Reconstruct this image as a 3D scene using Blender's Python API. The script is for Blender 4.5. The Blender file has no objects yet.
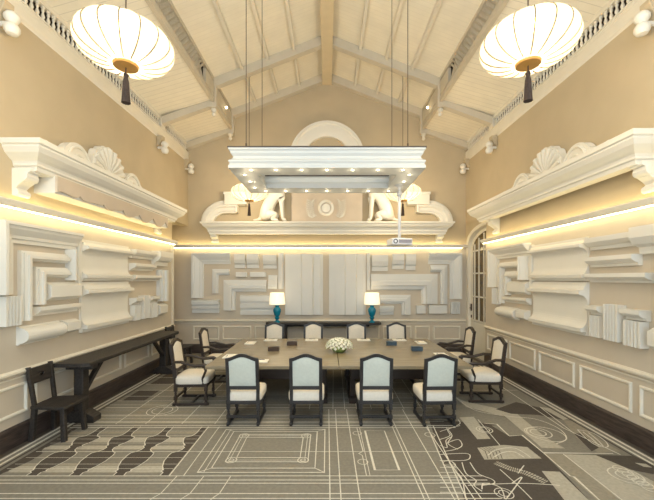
import bpy, math, random
from mathutils import Vector, Matrix
random.seed(7)
PI = math.pi
SC = bpy.context.scene
COL = SC.collection

# ------------------------------------------------------------------ camera
F, CX, CY, H = 350.0, 327.0, 279.0, 2.2          # focal length and horizon of the photograph (654 x 500)
cd = bpy.data.cameras.new('camera'); cam = bpy.data.objects.new('camera', cd); COL.objects.link(cam)
cam.location = (0, 0, H); cam.rotation_euler = (PI/2, 0, 0)
cd.sensor_fit = 'HORIZONTAL'; cd.sensor_width = 36.0; cd.lens = F/654*36.0
cd.shift_x = 0.0; cd.shift_y = (CY-250)/654; cd.clip_start = 0.05
SC.camera = cam
# ------------------------------------------------------------------ world: daylight entering through the open end of the hall
w = bpy.data.worlds.new('world'); SC.world = w; w.use_nodes = True
bg = w.node_tree.nodes['Background']; bg.inputs[0].default_value = (0.74, 0.88, 1.0, 1); bg.inputs[1].default_value = 1.75
# ------------------------------------------------------------------ exposure and lamp strengths
SC.view_settings.view_transform = 'Standard'; SC.view_settings.look = 'None'
SC.view_settings.exposure = 0.52; SC.view_settings.gamma = 1.0; SC.view_settings.use_curve_mapping = False
LANTERN_E, LANTERN_W, LED_E, SHADE_E, SPOT_W, BULB_E = 0.25, 92.0, 9.0, 0.6, 7.0, 6.0
WARM = (1.0, 0.84, 0.57)

# ------------------------------------------------------------------ materials
def mat(name, col, rough=0.6, var=0.06, scale=8.0, bump=0.0, bscale=None, emit=0.0, ecol=None, metal=0.0, stretch=None, spec=0.5):
    m = bpy.data.materials.new(name); m.use_nodes = True
    nt = m.node_tree; b = nt.nodes['Principled BSDF']
    b.inputs['Roughness'].default_value = rough; b.inputs['Metallic'].default_value = metal
    b.inputs['Specular IOR Level'].default_value = spec
    tc = nt.nodes.new('ShaderNodeTexCoord'); src = tc.outputs['Object']
    if stretch:
        mp = nt.nodes.new('ShaderNodeMapping'); mp.inputs['Scale'].default_value = stretch
        nt.links.new(src, mp.inputs[0]); src = mp.outputs[0]
    nz = nt.nodes.new('ShaderNodeTexNoise'); nz.inputs['Scale'].default_value = scale; nz.inputs['Detail'].default_value = 4
    nt.links.new(src, nz.inputs['Vector'])
    rp = nt.nodes.new('ShaderNodeValToRGB')
    rp.color_ramp.elements[0].position = 0.3; rp.color_ramp.elements[1].position = 0.7
    rp.color_ramp.elements[0].color = tuple(c*(1-var) for c in col)+(1,)
    rp.color_ramp.elements[1].color = tuple(min(1, c*(1+var)) for c in col)+(1,)
    nt.links.new(nz.outputs['Fac'], rp.inputs[0]); nt.links.new(rp.outputs[0], b.inputs['Base Color'])
    if bump:
        n2 = nt.nodes.new('ShaderNodeTexNoise'); n2.inputs['Scale'].default_value = bscale or scale*6
        nt.links.new(src, n2.inputs['Vector'])
        bp = nt.nodes.new('ShaderNodeBump'); bp.inputs['Strength'].default_value = bump; bp.inputs['Distance'].default_value = 0.01
        nt.links.new(n2.outputs['Fac'], bp.inputs['Height']); nt.links.new(bp.outputs[0], b.inputs['Normal'])
    if emit:
        b.inputs['Emission Color'].default_value = (ecol or col)+(1,); b.inputs['Emission Strength'].default_value = emit
    return m

def boards(name, col, pitch, axis, dark=0.72, gap=0.07):
    """painted boarding: fine joints every `pitch` metres along an axis"""
    m = mat(name, col, 0.6, 0.04, 3)
    nt = m.node_tree; b = nt.nodes['Principled BSDF']
    tc = nt.nodes.new('ShaderNodeTexCoord'); sp = nt.nodes.new('ShaderNodeSeparateXYZ')
    nt.links.new(tc.outputs['Object'], sp.inputs[0])
    d = nt.nodes.new('ShaderNodeMath'); d.operation = 'DIVIDE'; d.inputs[1].default_value = pitch
    nt.links.new(sp.outputs[axis], d.inputs[0])
    fr = nt.nodes.new('ShaderNodeMath'); fr.operation = 'FRACT'; nt.links.new(d.outputs[0], fr.inputs[0])
    lt = nt.nodes.new('ShaderNodeMath'); lt.operation = 'LESS_THAN'; lt.inputs[1].default_value = gap
    nt.links.new(fr.outputs[0], lt.inputs[0])
    mx = nt.nodes.new('ShaderNodeMix'); mx.data_type = 'RGBA'
    old = b.inputs['Base Color'].links[0].from_socket
    nt.links.new(lt.outputs[0], mx.inputs[0]); nt.links.new(old, mx.inputs[6])
    mx.inputs[7].default_value = tuple(c*dark for c in col)+(1,)
    nt.links.new(mx.outputs[2], b.inputs['Base Color'])
    return m

M = {}
M['wall'] = mat('wall_paint_tan', (0.53, 0.43, 0.285), 0.75, 0.05, 1.5, 0.05, 60)
M['lowwall'] = mat('wall_paint_beige', (0.60, 0.52, 0.41), 0.7, 0.03, 2.0, 0.04, 60)
M['trim'] = mat('trim_paint_cream', (0.78, 0.72, 0.60), 0.45, 0.03, 4)
M['white'] = mat('plaster_white', (0.80, 0.76, 0.67), 0.5, 0.02, 2)
M['white2'] = mat('plaster_cool_white', (0.71, 0.70, 0.66), 0.5, 0.02, 2)
M['frame'] = mat('frame_paint', (0.60, 0.61, 0.59), 0.5, 0.02, 2)
M['pink'] = mat('plaster_rose_tan', (0.60, 0.50, 0.39), 0.7, 0.05, 3)
M['ceil'] = boards('ceiling_boards', (0.88, 0.81, 0.66), 0.11, 1, 0.92, 0.08)
M['slit'] = boards('ceiling_slit_boards', (0.88, 0.81, 0.66), 0.145, 1, 0.80, 0.08)
M['beam'] = mat('beam_paint_shaded', (0.62, 0.55, 0.43), 0.55, 0.04, 4)  # paint darkened, with the shade of the truss faces put into the colour
M['ridge'] = mat('ridge_paint', (0.70, 0.58, 0.38), 0.55, 0.04, 4)
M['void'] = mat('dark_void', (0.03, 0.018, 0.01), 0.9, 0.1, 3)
M['base'] = mat('baseboard_dark_wood', (0.060, 0.043, 0.036), 0.45, 0.45, 5, 0.1, 30, stretch=(1, 1, 8))
M['chairwood'] = mat('chair_wood_charcoal', (0.028, 0.025, 0.024), 0.42, 0.25, 14, 0.1, 60)
M['armwood'] = mat('armchair_wood_dark_brown', (0.032, 0.021, 0.015), 0.42, 0.25, 14, 0.1, 60)
M['rustic'] = mat('rustic_wood_dark', (0.030, 0.024, 0.020), 0.5, 0.45, 6, 0.3, 25, stretch=(6, 1, 6))
M['linen'] = mat('linen_cream', (0.74, 0.68, 0.58), 0.9, 0.04, 30, 0.15, 400)
M['linenback'] = mat('linen_cream_daylit', (0.60, 0.62, 0.54), 0.9, 0.04, 30, 0.15, 400)  # same linen as the seats, cool daylight put into the colour
M['table'] = mat('table_oak', (0.27, 0.222, 0.145), 0.2, 0.12, 3, 0.03, 30, stretch=(1, 9, 1))
M['tabledark'] = mat('table_dark_wood', (0.028, 0.016, 0.010), 0.4, 0.3, 5)
M['brownbox'] = mat('box_brown', (0.05, 0.028, 0.016), 0.4, 0.2, 10)
M['bluebox'] = mat('box_blue_grey', (0.035, 0.065, 0.095), 0.35, 0.2, 10)
M['paper'] = mat('paper_white', (0.82, 0.79, 0.72), 0.8, 0.02, 10)
M['pen'] = mat('pen_black', (0.02, 0.02, 0.02), 0.3, 0.1, 10)
M['teal'] = mat('ceramic_teal', (0.005, 0.20, 0.30), 0.18, 0.25, 12)
M['gold'] = mat('lantern_gold', (0.62, 0.30, 0.06), 0.5, 0.1, 10)
M['tassel'] = mat('tassel_brown', (0.06, 0.038, 0.028), 0.9, 0.3, 60, 0.4, 200)
M['lantern'] = mat('lantern_silk', (0.30, 0.27, 0.21), 0.8, 0.01, 5, emit=LANTERN_E, ecol=(1.0, 0.83, 0.58))
def silk():
    m = M['lantern']; nt = m.node_tree; p = nt.nodes['Principled BSDF']; out = nt.nodes['Material Output']
    tr = nt.nodes.new('ShaderNodeBsdfTransparent'); tl = nt.nodes.new('ShaderNodeBsdfTranslucent'); tl.inputs[0].default_value = (.9, .85, .74, 1)
    m1 = nt.nodes.new('ShaderNodeMixShader'); m1.inputs[0].default_value = .2
    m2 = nt.nodes.new('ShaderNodeMixShader'); m2.inputs[0].default_value = .72
    nt.links.new(p.outputs[0], m1.inputs[1]); nt.links.new(tl.outputs[0], m1.inputs[2])
    nt.links.new(m1.outputs[0], m2.inputs[1]); nt.links.new(tr.outputs[0], m2.inputs[2]); nt.links.new(m2.outputs[0], out.inputs[0])
silk()
M['rib'] = mat('lantern_rib', (0.22, 0.17, 0.10), 0.6, 0.1, 10)
M['shade'] = mat('lamp_shade_linen', (0.9, 0.85, 0.72), 0.8, 0.02, 20, emit=SHADE_E, ecol=(1.0, 0.84, 0.58))
M['led'] = mat('led_strip', (1, 0.9, 0.6), 0.5, 0.0, 5, emit=LED_E, ecol=(1.0, 0.85, 0.46))
M['bulb'] = mat('downlight_lens', (1, 0.95, 0.8), 0.5, 0.0, 5, emit=BULB_E, ecol=(1.0, 0.85, 0.55))
M['cable'] = mat('cable_dark', (0.10, 0.07, 0.045), 0.5, 0.1, 10)
M['cap'] = mat('frame_dark_cap', (0.06, 0.04, 0.03), 0.5, 0.1, 10)
M['projector'] = mat('projector_plastic', (0.72, 0.71, 0.70), 0.4, 0.02, 10)
M['lens'] = mat('projector_lens', (0.02, 0.02, 0.03), 0.1, 0.1, 10)
M['grille'] = mat('projector_grille', (0.34, 0.31, 0.33), 0.5, 0.1, 40)
M['pole'] = mat('pole_grey', (0.55, 0.55, 0.55), 0.4, 0.05, 10)
M['glass'] = mat('door_glass_dark', (0.11, 0.07, 0.025), 0.08, 0.4, 3)
M['brass'] = mat('door_brass_dark', (0.10, 0.06, 0.03), 0.35, 0.1, 10, metal=0.6)
M['petal'] = mat('petal_white', (0.84, 0.83, 0.70), 0.7, 0.05, 30)
M['leaf'] = mat('leaf_green', (0.20, 0.28, 0.07), 0.6, 0.3, 20)
def carpet(n, col): return mat(n, col, 0.95, 0.10, 26, 0.35, 350, spec=0.15)
M['c_mid'] = carpet('carpet_taupe', (0.245, 0.225, 0.185))
M['c_dark'] = carpet('carpet_brown', (0.095, 0.08, 0.066))
M['c_light'] = carpet('carpet_beige', (0.46, 0.42, 0.34))
M['c_warm'] = carpet('carpet_tan', (0.32, 0.285, 0.22))
M['c_line'] = carpet('carpet_cream', (0.72, 0.68, 0.58))

# ------------------------------------------------------------------ mesh helpers
class MB:
    def __init__(s): s.v = []; s.f = []; s.mi = []
    def add(s, vs, fs, mi=0, T=None):
        o = len(s.v)
        s.v += [tuple(T @ Vector(p)) if T else tuple(p) for p in vs]
        s.f += [tuple(o+i for i in f) for f in fs]; s.mi += [mi]*len(fs)
        return s
    def box(s, x0, x1, y0, y1, z0, z1, mi=0, T=None):
        v = [(x, y, z) for z in (z0, z1) for y in (y0, y1) for x in (x0, x1)]
        return s.add(v, [(0, 2, 3, 1), (4, 5, 7, 6), (0, 1, 5, 4), (2, 6, 7, 3), (0, 4, 6, 2), (1, 3, 7, 5)], mi, T)
    def bar(s, a, b, wd, ht, up=(0, 0, 1), mi=0):
        a, b = Vector(a), Vector(b); d = (b-a).normalized(); u = Vector(up); r = d.cross(u)
        if r.length < 1e-5: r = d.cross(Vector((0, 1, 0)))
        r.normalize(); u = r.cross(d)
        vs = [p + r*sx*wd/2 + u*sy*ht/2 for p in (a, b) for sx, sy in ((-1, -1), (1, -1), (1, 1), (-1, 1))]
        return s.add(vs, [(3, 2, 1, 0), (4, 5, 6, 7), (0, 1, 5, 4), (1, 2, 6, 5), (2, 3, 7, 6), (3, 0, 4, 7)], mi)
    def prism(s, poly, fn, a0, a1, mi=0):
        """poly: 2-D outline; fn(p, q, a) -> point; between a0 and a1"""
        n = len(poly)
        vs = [fn(p, q, a0) for p, q in poly] + [fn(p, q, a1) for p, q in poly]
        fs = [tuple(range(n-1, -1, -1)), tuple(range(n, 2*n))] + [(i, (i+1) % n, n+(i+1) % n, n+i) for i in range(n)]
        return s.add(vs, fs, mi)
    def lathe(s, prof, c=(0, 0, 0), n=20, mi=0, T=None, wave=0.0, nw=0):
        vs = []; fs = []; k = len(prof)
        for i in range(n):
            a = 2*PI*i/n; g = 1 - wave*abs(math.sin(nw*a/2)) if nw else 1
            g = 1 - wave*(1-abs(math.sin(nw*a/2)))**2 if nw else 1
            for r, z in prof: vs.append((c[0]+r*g*math.cos(a), c[1]+r*g*math.sin(a), c[2]+z))
        for i in range(n):
            j = (i+1) % n
            for t in range(k-1): fs.append((i*k+t, j*k+t, j*k+t+1, i*k+t+1))
        if prof[0][0] > 1e-6: fs.append(tuple(i*k for i in range(n-1, -1, -1)))
        if prof[-1][0] > 1e-6: fs.append(tuple(i*k+k-1 for i in range(n)))
        return s.add(vs, fs, mi, T)
    def tube(s, pts, r, n=8, mi=0, radii=None):
        pts = [Vector(p) for p in pts]; vs = []; fs = []; prev = None
        for i, p in enumerate(pts):
            d = (pts[min(i+1, len(pts)-1)] - pts[max(i-1, 0)]).normalized()
            if prev is None:
                prev = d.cross(Vector((0, 0, 1)))
                if prev.length < 1e-4: prev = d.cross(Vector((1, 0, 0)))
            prev = (prev - d*prev.dot(d)).normalized(); q = d.cross(prev)
            rr = radii[i] if radii else r
            for j in range(n):
                a = 2*PI*j/n; vs.append(p + prev*math.cos(a)*rr + q*math.sin(a)*rr)
        for i in range(len(pts)-1):
            for j in range(n):
                k = (j+1) % n; fs.append((i*n+j, i*n+k, (i+1)*n+k, (i+1)*n+j))
        fs += [tuple(range(n-1, -1, -1)), tuple((len(pts)-1)*n+j for j in range(n))]
        return s.add(vs, fs, mi)
    def sweep(s, path, prof, fn, mi=0):
        """profile [(offset to the left of the path, height)] along a 2-D polyline with mitred corners; fn(p, q, height)"""
        P = [Vector(p) for p in path]; n = len(P); k = len(prof); vs = []; fs = []
        nr = []
        for i in range(n-1):
            d = (P[i+1]-P[i]).normalized(); nr.append(Vector((-d.y, d.x)))
        for i in range(n):
            if i == 0: m = nr[0]
            elif i == n-1: m = nr[-1]
            else:
                m = nr[i-1]+nr[i]; m = m/m.length_squared*2
            for o, h in prof:
                q = P[i]+m*o; vs.append(fn(q.x, q.y, h))
        for i in range(n-1):
            for j in range(k):
                l = (j+1) % k; fs.append((i*k+j, (i+1)*k+j, (i+1)*k+l, i*k+l))
        fs += [tuple(range(k)), tuple((n-1)*k+j for j in range(k-1, -1, -1))]
        return s.add(vs, fs, mi)
    def build(s, name, mats, parent=None, smooth=False, bevel=0.0, seg=2, sub=0, recentre=None):
        vs = s.v; off = Vector((0, 0, 0))
        if parent is None and recentre is not False and vs:
            lo = [min(p[i] for p in vs) for i in range(3)]; hi = [max(p[i] for p in vs) for i in range(3)]
            off = Vector(((lo[0]+hi[0])/2, (lo[1]+hi[1])/2, lo[2]))
            vs = [(p[0]-off.x, p[1]-off.y, p[2]-off.z) for p in vs]
        me = bpy.data.meshes.new(name); me.from_pydata([tuple(p) for p in vs], [], s.f)
        if not isinstance(mats, (list, tuple)): mats = [mats]
        for m in mats: me.materials.append(m)
        if len(mats) > 1: me.polygons.foreach_set('material_index', s.mi)
        import bmesh
        bm = bmesh.new(); bm.from_mesh(me); bmesh.ops.recalc_face_normals(bm, faces=bm.faces); bm.to_mesh(me); bm.free()
        if smooth:
            me.polygons.foreach_set('use_smooth', [True]*len(me.polygons))
            me.set_sharp_from_angle(angle=math.radians(smooth if smooth > 1 else 40))
        o = bpy.data.objects.new(name, me); COL.objects.link(o); o.location = off
        if parent is not None: o.parent = parent
        if bevel:
            b = o.modifiers.new('bevel', 'BEVEL'); b.width = bevel; b.segments = seg; b.limit_method = 'ANGLE'; b.angle_limit = math.radians(40)
        if sub:
            q = o.modifiers.new('sub', 'SUBSURF'); q.levels = sub; q.render_levels = sub
        return o

def tag(o, label, cat, group=None, kind=None):
    o['label'] = label; o['category'] = cat
    if group: o['group'] = group
    if kind: o['kind'] = kind
    return o
def thing(name, loc, label, cat, group=None, rz=0.0):
    o = bpy.data.objects.new(name, None); COL.objects.link(o); o.location = loc; o.rotation_euler = (0, 0, rz)
    o.empty_display_size = 0.1
    return tag(o, label, cat, group)
def structure(o): o['kind'] = 'structure'; return o
def dup(root, loc, rz, label, group=None):
    kids = list(root.children)
    r = root.copy(); COL.objects.link(r); r.location = loc; r.rotation_euler = (0, 0, rz); r['label'] = label
    if group: r['group'] = group
    for ch in kids:
        sub = list(ch.children)
        c = ch.copy(); COL.objects.link(c); c.parent = r
        for g in sub:
            d = g.copy(); COL.objects.link(d); d.parent = c
    return r

XW, D, YF = 4.13, 10.4, -0.6          # half width of the hall, end wall, open end
ZL = 3.15                              # lit ledge
# ================================================================== SETTING
def fl(px, py):                        # a point of the floor seen at a pixel of the photograph
    y = H*F/(py-CY); return ((px-CX)*y/F, y)
# ---- floor with its woven carpet pattern (one mesh, coloured by pile)
fm = MB()
MID, DARK, LIGHT, TAN, LINE = 0, 1, 2, 3, 4
fm.box(-5.2, XW+.25, YF, D, -0.1, 0.0, MID)
lay = [0]; lin = [0]
def patch(pts, mi):
    lay[0] += 1; z = 0.0005 + lay[0]*0.00002
    fm.add([(x, y, z) for x, y in pts], [tuple(range(len(pts)))], mi)
def rect(x0, x1, y0, y1, mi): patch([(x0, y0), (x1, y0), (x1, y1), (x0, y1)], mi)
def line(pts, wd=0.014, mi=LINE, closed=False):
    lin[0] += 1; z = 0.006 + lin[0]*0.00001
    P = [Vector(p) for p in pts]
    if closed: P.append(P[0])
    L = []; R = []
    for i, p in enumerate(P):
        d = (P[min(i+1, len(P)-1)] - P[max(i-1, 0)])
        if closed and i in (0, len(P)-1): d = P[1]-P[-2]
        d.normalize(); n = Vector((-d.y, d.x))
        k = 1.0
        if 0 < i < len(P)-1:
            e = (P[i]-P[i-1]).normalized(); k = 1/max(0.5, abs(Vector((-e.y, e.x)).dot(n)))
        elif closed:
            e = (P[1]-P[0]).normalized(); k = 1/max(0.5, abs(Vector((-e.y, e.x)).dot(n)))
        L.append(p+n*wd/2*k); R.append(p-n*wd/2*k)
    vs = [(q.x, q.y, z) for q in L+R]; n = len(P)
    fm.add(vs, [(i, i+1, n+i+1, n+i) for i in range(n-1)], mi)
def rline(x0, x1, y0, y1, wd=0.014, mi=LINE): line([(x0, y0), (x1, y0), (x1, y1), (x0, y1)], wd, mi, True)
def circ(x, y, r, wd=0.012, rx=1.0, a0=0, a1=2*PI, n=20):
    line([(x+rx*r*math.cos(a0+(a1-a0)*i/n), y+r*math.sin(a0+(a1-a0)*i/n)) for i in range(n+1)], wd)
def pxl(pts): return [fl(*p) for p in pts]
def smooth_px(pts, n=6):
    P = [Vector(fl(*p)) for p in pts]; out = []
    for i in range(len(P)-1):
        p0 = P[max(i-1, 0)]; p1 = P[i]; p2 = P[i+1]; p3 = P[min(i+2, len(P)-1)]
        for k in range(n):
            t = k/n
            out.append(0.5*((2*p1)+(p2-p0)*t+(2*p0-5*p1+4*p2-p3)*t*t+(3*p1-p0-3*p2+p3)*t**3))
    out.append(P[-1]); return [(p.x, p.y) for p in out]
# margins along the side walls
for s in (-1, 1):
    x0, x1 = sorted((s*4.0, s*4.13)); rect(x0, x1, YF, D, DARK)
    rect(*sorted((s*3.88, s*4.0)), YF, D, MID)
    for x in (3.86, 3.95): line([(s*x, 2.5), (s*x, 9.2)], 0.035)
    line([(s*3.80, 2.5), (s*3.80, 9.2)], 0.03, DARK)
# console side: rows of bottle-shaped silhouettes between cross bands
rect(-3.7, -1.62, 3.91, 5.2, MID)
for y0, y1, mi in ((3.98, 4.12, LIGHT), (4.12, 4.18, TAN), (4.52, 4.62, LIGHT), (4.72, 4.86, LIGHT), (4.98, 5.04, TAN)):
    rect(-3.7, -1.8, y0, y1, mi)
VP_ = [(3.91, .06), (3.97, .055), (4.0, .09), (4.02, .075), (4.10, .115), (4.22, .15), (4.36, .155), (4.42, .145), (4.45, .10), (4.50, .06), (4.56, .05), (4.60, .085), (4.62, .07), (4.70, .12), (4.82, .155), (4.86, .15), (4.89, .09), (4.95, .06), (5.02, .05), (5.10, .055), (5.2, .05)]
_old = [(3.91, .06), (3.99, .045), (4.05, .07), (4.12, .12), (4.28, .15), (4.42, .14), (4.50, .07), (4.60, .05), (4.68, .06), (4.76, .10), (4.84, .145), (4.92, .12), (4.99, .06), (5.08, .045), (5.2, .045)]
for x in (-3.30, -2.82, -2.33):
    Rr = [(x+wv, y) for y, wv in VP_]; Ll = [(x-wv, y) for y, wv in VP_]
    for i in range(len(VP_)-1): patch([Ll[i], Rr[i], Rr[i+1], Ll[i+1]], DARK)
    line(Ll, 0.011); line(Rr, 0.011)
Ll = [(-1.80-wv*1.1, y) for y, wv in VP_]
for i in range(len(VP_)-1): patch([Ll[i], (-1.78, VP_[i][0]), (-1.78, VP_[i+1][0]), Ll[i+1]], DARK)
line(Ll, 0.011)
Rr = [(-3.72+wv*0.9, y) for y, wv in VP_]
for i in range(len(VP_)-1): patch([(-3.74, VP_[i][0]), Rr[i], Rr[i+1], (-3.74, VP_[i+1][0])], DARK)
line([(-1.76, 3.9), (-1.76, 5.2)], 0.014); line([(-1.60, 3.9), (-1.60, 5.2)], 0.010)
for y in (4.05, 4.15, 4.3, 4.68, 4.8, 4.9, 5.05): line([(-3.7, y), (-1.78, y)], 0.006)
# cross bands
for y in (3.90, 3.82, 3.76, 3.58, 3.50, 3.40): line([(-3.8, y), (1.75, y)], 0.013)
rect(-3.8, 1.7, 3.50, 3.58, MID)
for y in (5.17, 5.24): line([(-3.8, y), (1.9, y)], 0.016)
line([(-3.7, 4.45), (1.45, 4.45)], 0.010)
for y, a in ((5.34, LIGHT), (5.46, TAN), (5.60, LIGHT), (5.76, TAN), (5.95, LIGHT)):
    rect(-3.78, 1.8, y, y+0.055, a)
for y in (5.40, 5.52, 5.68, 5.86, 6.1): line([(-3.78, y), (1.8, y)], 0.010)
for y in (6.3, 6.55, 6.9, 7.3, 7.8, 8.3, 8.9, 9.5): line([(-3.78, y), (-1.2, y)], 0.012)
for x in (-3.2, -2.75, -2.2, -1.7): line([(x, 5.3), (x, 9.4)], 0.012)
rect(-3.7, -3.3, 6.3, 6.9, DARK); rect(-3.2, -2.8, 5.95, 6.25, TAN); rect(-3.7, -3.25, 7.3, 8.3, DARK); rect(-3.1, -2.8, 6.9, 7.8, TAN)
for r in (0.16, 0.24): circ(-2.75, 5.85, r)
# framed square of lines
rline(-1.47, -0.03, 3.97, 5.11); rline(-1.40, -0.03, 3.97, 5.11, 0.010)
rline(-1.34, -0.14, 4.06, 5.04)
rline(-1.22, -0.23, 4.20, 4.94); rline(-1.18, -0.27, 4.24, 4.90, .009); rline(-1.11, -0.33, 4.30, 4.85)
for x in (-1.16, -0.29):
    for y in (4.24, 4.90): circ(x, y, 0.065); circ(x, y, 0.03, 0.008)
for a, b in (((-1.47, 3.97), (-1.34, 4.06)), ((-.03, 3.97), (-.14, 4.06)), ((-1.47, 5.11), (-1.34, 5.04)), ((-.03, 5.11), (-.14, 5.04))): line([a, b], 0.01)
# runs of lines towards the viewer
for x in (0.03, 0.14, 0.33, 0.97, 1.02, 1.27, 1.47): line([(x, 3.0), (x, 5.9)], 0.012)
line([(0.44, 3.9), (0.44, 4.35), (0.40, 4.4), (0.46, 4.46), (0.44, 5.15)], 0.010); line([(0.48, 3.9), (0.48, 5.15)], 0.008)
rline(0.55, 0.83, 4.02, 5.06)
for y in (4.2, 4.98): circ(0.43, y, 0.06, 0.009); circ(1.45, y-.05, 0.07, 0.009)
for x0, y in ((-1.75, 3.6), (-1.45, 3.6), (-1.15, 3.6)): line([(x0-.05, 3.2), (x0, 3.5), (x0+.05, 3.58), (x0+.08, 3.9)], 0.010)
# tan field under the table, its colour lightened to offset the shade there
rect(-0.5, 2.3, 6.45, 8.6, TAN); rect(-2.0, -0.5, 6.6, 8.6, TAN)
for x in (-.3, -.1, .1, .3, .5, .75, 1.0, 1.3, 1.6): line([(x, 5.9), (x+.05, 8.4)], 0.010)
for y in (6.2, 6.45, 6.7, 7.0, 7.4, 7.9): line([(-.4, y), (1.9, y)], 0.009)
# door side: brown field with beige fragments and scrolling lines
def C(*pts): return [fl(420+a/2.795, 380+b_/2.795) for a, b_ in pts]
patch(C((25, 110), (180, 122), (215, 125), (250, 158), (285, 155), (345, 205), (410, 270), (480, 345), (100, 345)), DARK)
patch(C((225, 20), (270, 20), (420, 95), (654, 222), (654, 250), (560, 205), (400, 120)), MID)
patch(C((200, 128), (250, 122), (345, 190), (540, 345), (485, 345), (345, 205), (285, 153), (250, 158)), MID)
patch(C((95, 48), (125, 60), (235, 84), (262, 96), (225, 100), (130, 76)), LIGHT)
patch(C((110, 105), (150, 103), (197, 165), (160, 166)), LIGHT)
patch(C((160, 190), (235, 182), (300, 188), (340, 220), (180, 223)), LIGHT)
patch(C((230, 95), (268, 92), (350, 160), (405, 192), (340, 190)), LIGHT)
patch(C((212, 82), (268, 62), (345, 80), (400, 112), (330, 98), (255, 95)), DARK)
patch(C((335, 76), (370, 80), (420, 108), (400, 112)), LIGHT)
patch(C((400, 112), (440, 118), (500, 165), (560, 200), (500, 205), (440, 165)), TAN)
patch(C((430, 150), (452, 150), (500, 190), (480, 200)), DARK)
patch(C((400, 208), (520, 212), (654, 285), (654, 345), (570, 345)), LIGHT)
patch(C((345, 206), (400, 208), (570, 345), (505, 345)), TAN)
patch(C((490, 210), (600, 213), (654, 240), (654, 264), (590, 252)), DARK)
patch(C((600, 232), (640, 236), (654, 246), (625, 243)), LIGHT)
patch(C((340, 255), (390, 257), (480, 345), (410, 345)), LIGHT)
patch(C((60, 235), (100, 235), (125, 345), (70, 345)), MID)
for pts in (((232, 22), (345, 98), (400, 135), (560, 210)), ((250, 158), (285, 155), (345, 205), (540, 207)), ((345, 205), (420, 270), (430, 272), (510, 345)),
            ((180, 122), (215, 125), (250, 158)), ((20, 130), (112, 345)), ((36, 128), (135, 345)), ((400, 208), (575, 345)), ((335, 76), (430, 150))):
    line(C(*pts), 0.014)
for dx in range(5): line(C((165+9*dx, 190), (182+10*dx, 200), (190+10*dx, 222)), 0.008, DARK)
for c, r in (((330, 148), .10), ((330, 148), .17), ((352, 152), .24), ((180, 140), .07), ((180, 140), .11), ((575, 268), .16), ((575, 268), .09)): circ(*C(c)[0], r, .014)
for k in range(7): circ(*C((560+14*k, 250+9*k))[0], .07, .012)
for pts in ([(440, 140), (480, 148), (515, 170), (525, 188), (495, 185), (465, 165), (440, 140)], [(455, 146), (480, 165), (500, 184)], [(470, 148), (495, 168), (512, 186)],
            [(100, 48), (150, 84), (240, 102), (320, 110), (385, 135), (410, 165), (380, 180)], [(190, 212), (215, 196), (265, 192), (310, 218)], [(205, 218), (232, 204), (262, 202), (292, 218)]):
    P_ = [(420+a/2.795, 380+b_/2.795) for a, b_ in pts]; line(smooth_px(P_, 6), 0.013)
# curved measuring band with ticks
arc = smooth_px([(495, 463), (510, 469), (527, 474), (546, 483)], 8)
line(arc, 0.10, LIGHT); line(arc, 0.012, DARK)
for i in range(0, len(arc)-1, 1):
    a = Vector(arc[i]); d = (Vector(arc[i+1])-a).normalized(); n = Vector((-d.y, d.x))*0.05
    line([tuple(a-n), tuple(a+n)], 0.008, DARK)
for pts in ([(440, 432), (452, 428), (460, 424), (458, 420)], [(440, 440), (450, 436), (448, 430), (460, 426)],
            [(440, 446), (447, 448), (446, 441), (452, 437)], [(444, 452), (455, 450), (462, 446), (458, 440), (446, 444)],
            [(440, 455), (466, 454), (470, 458), (464, 461), (440, 461)], [(449, 463), (456, 472), (462, 480), (466, 500)],
            [(462, 463), (466, 474), (476, 481), (474, 486), (482, 492)], [(470, 463), (478, 474), (492, 480), (494, 484), (482, 486)],
            [(452, 462), (470, 484), (482, 500)], [(468, 486), (520, 484), (560, 486)], [(482, 490), (484, 484), (500, 488), (505, 500)],
            [(500, 470), (520, 488), (532, 500)], [(512, 484), (522, 478), (506, 500)], [(524, 466), (518, 474)],
            [(446, 428), (452, 436), (448, 444), (458, 450)],
            [(478, 420), (500, 446)]):
    line(smooth_px(pts, 6), 0.012)
for k in range(6): line(pxl([(440, 468+5*k), (456+k, 468+5*k)]), 0.010)
for r in (0.05, 0.09): circ(*fl(504, 494), r, 0.010)
for y in (6.9, 7.5, 8.2, 9.0): line([(2.6, y), (3.75, y)], 0.012)
rect(2.5, 3.0, 7.6, 9.2, TAN)
fl_o = fm.build('floor', [M['c_mid'], M['c_dark'], M['c_light'], M['c_warm'], M['c_line']], recentre=False); structure(fl_o)

# ---- walls
YA = 9.33                              # where the console wall stops at the side passage
b = MB(); b.box(-XW-0.25, -XW, YF, YA, 0, 5.93); b.box(-XW-0.25, -XW, YA, D, 3.78, 5.93)
structure(b.build('wall_left', M['wall'], recentre=False))
b = MB(); b.box(-5.2, -5.0, YA-0.3, D, 0, 3.9); b.box(-5.2, -XW-0.25, YA-0.3, YA-0.1, 0, 3.9); b.box(-5.2, -XW-0.2, YA-0.3, D, 3.8, 3.95)
structure(b.build('wall_passage', M['lowwall'], recentre=False))
YD = 9.08
b = MB(); b.box(XW, XW+0.25, YF, YD, 0, 5.93); b.box(XW, XW+0.25, YD, D, 3.8, 5.93); b.box(XW+0.14, XW+0.25, YD, D, 0, 3.8)
# spandrel over the arched door
arcp = [(YD, 3.72)]+[(YD+1.30*math.sin(t*PI/2/10), 3.26+0.46*math.cos(t*PI/2/10)) for t in range(1, 11)]
b.prism(arcp+[(D, 3.26), (D, 3.82), (YD, 3.82)], lambda p, q, a: (a, p, q), XW, XW+0.14)
structure(b.build('wall_right', M['wall'], recentre=False))
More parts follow.
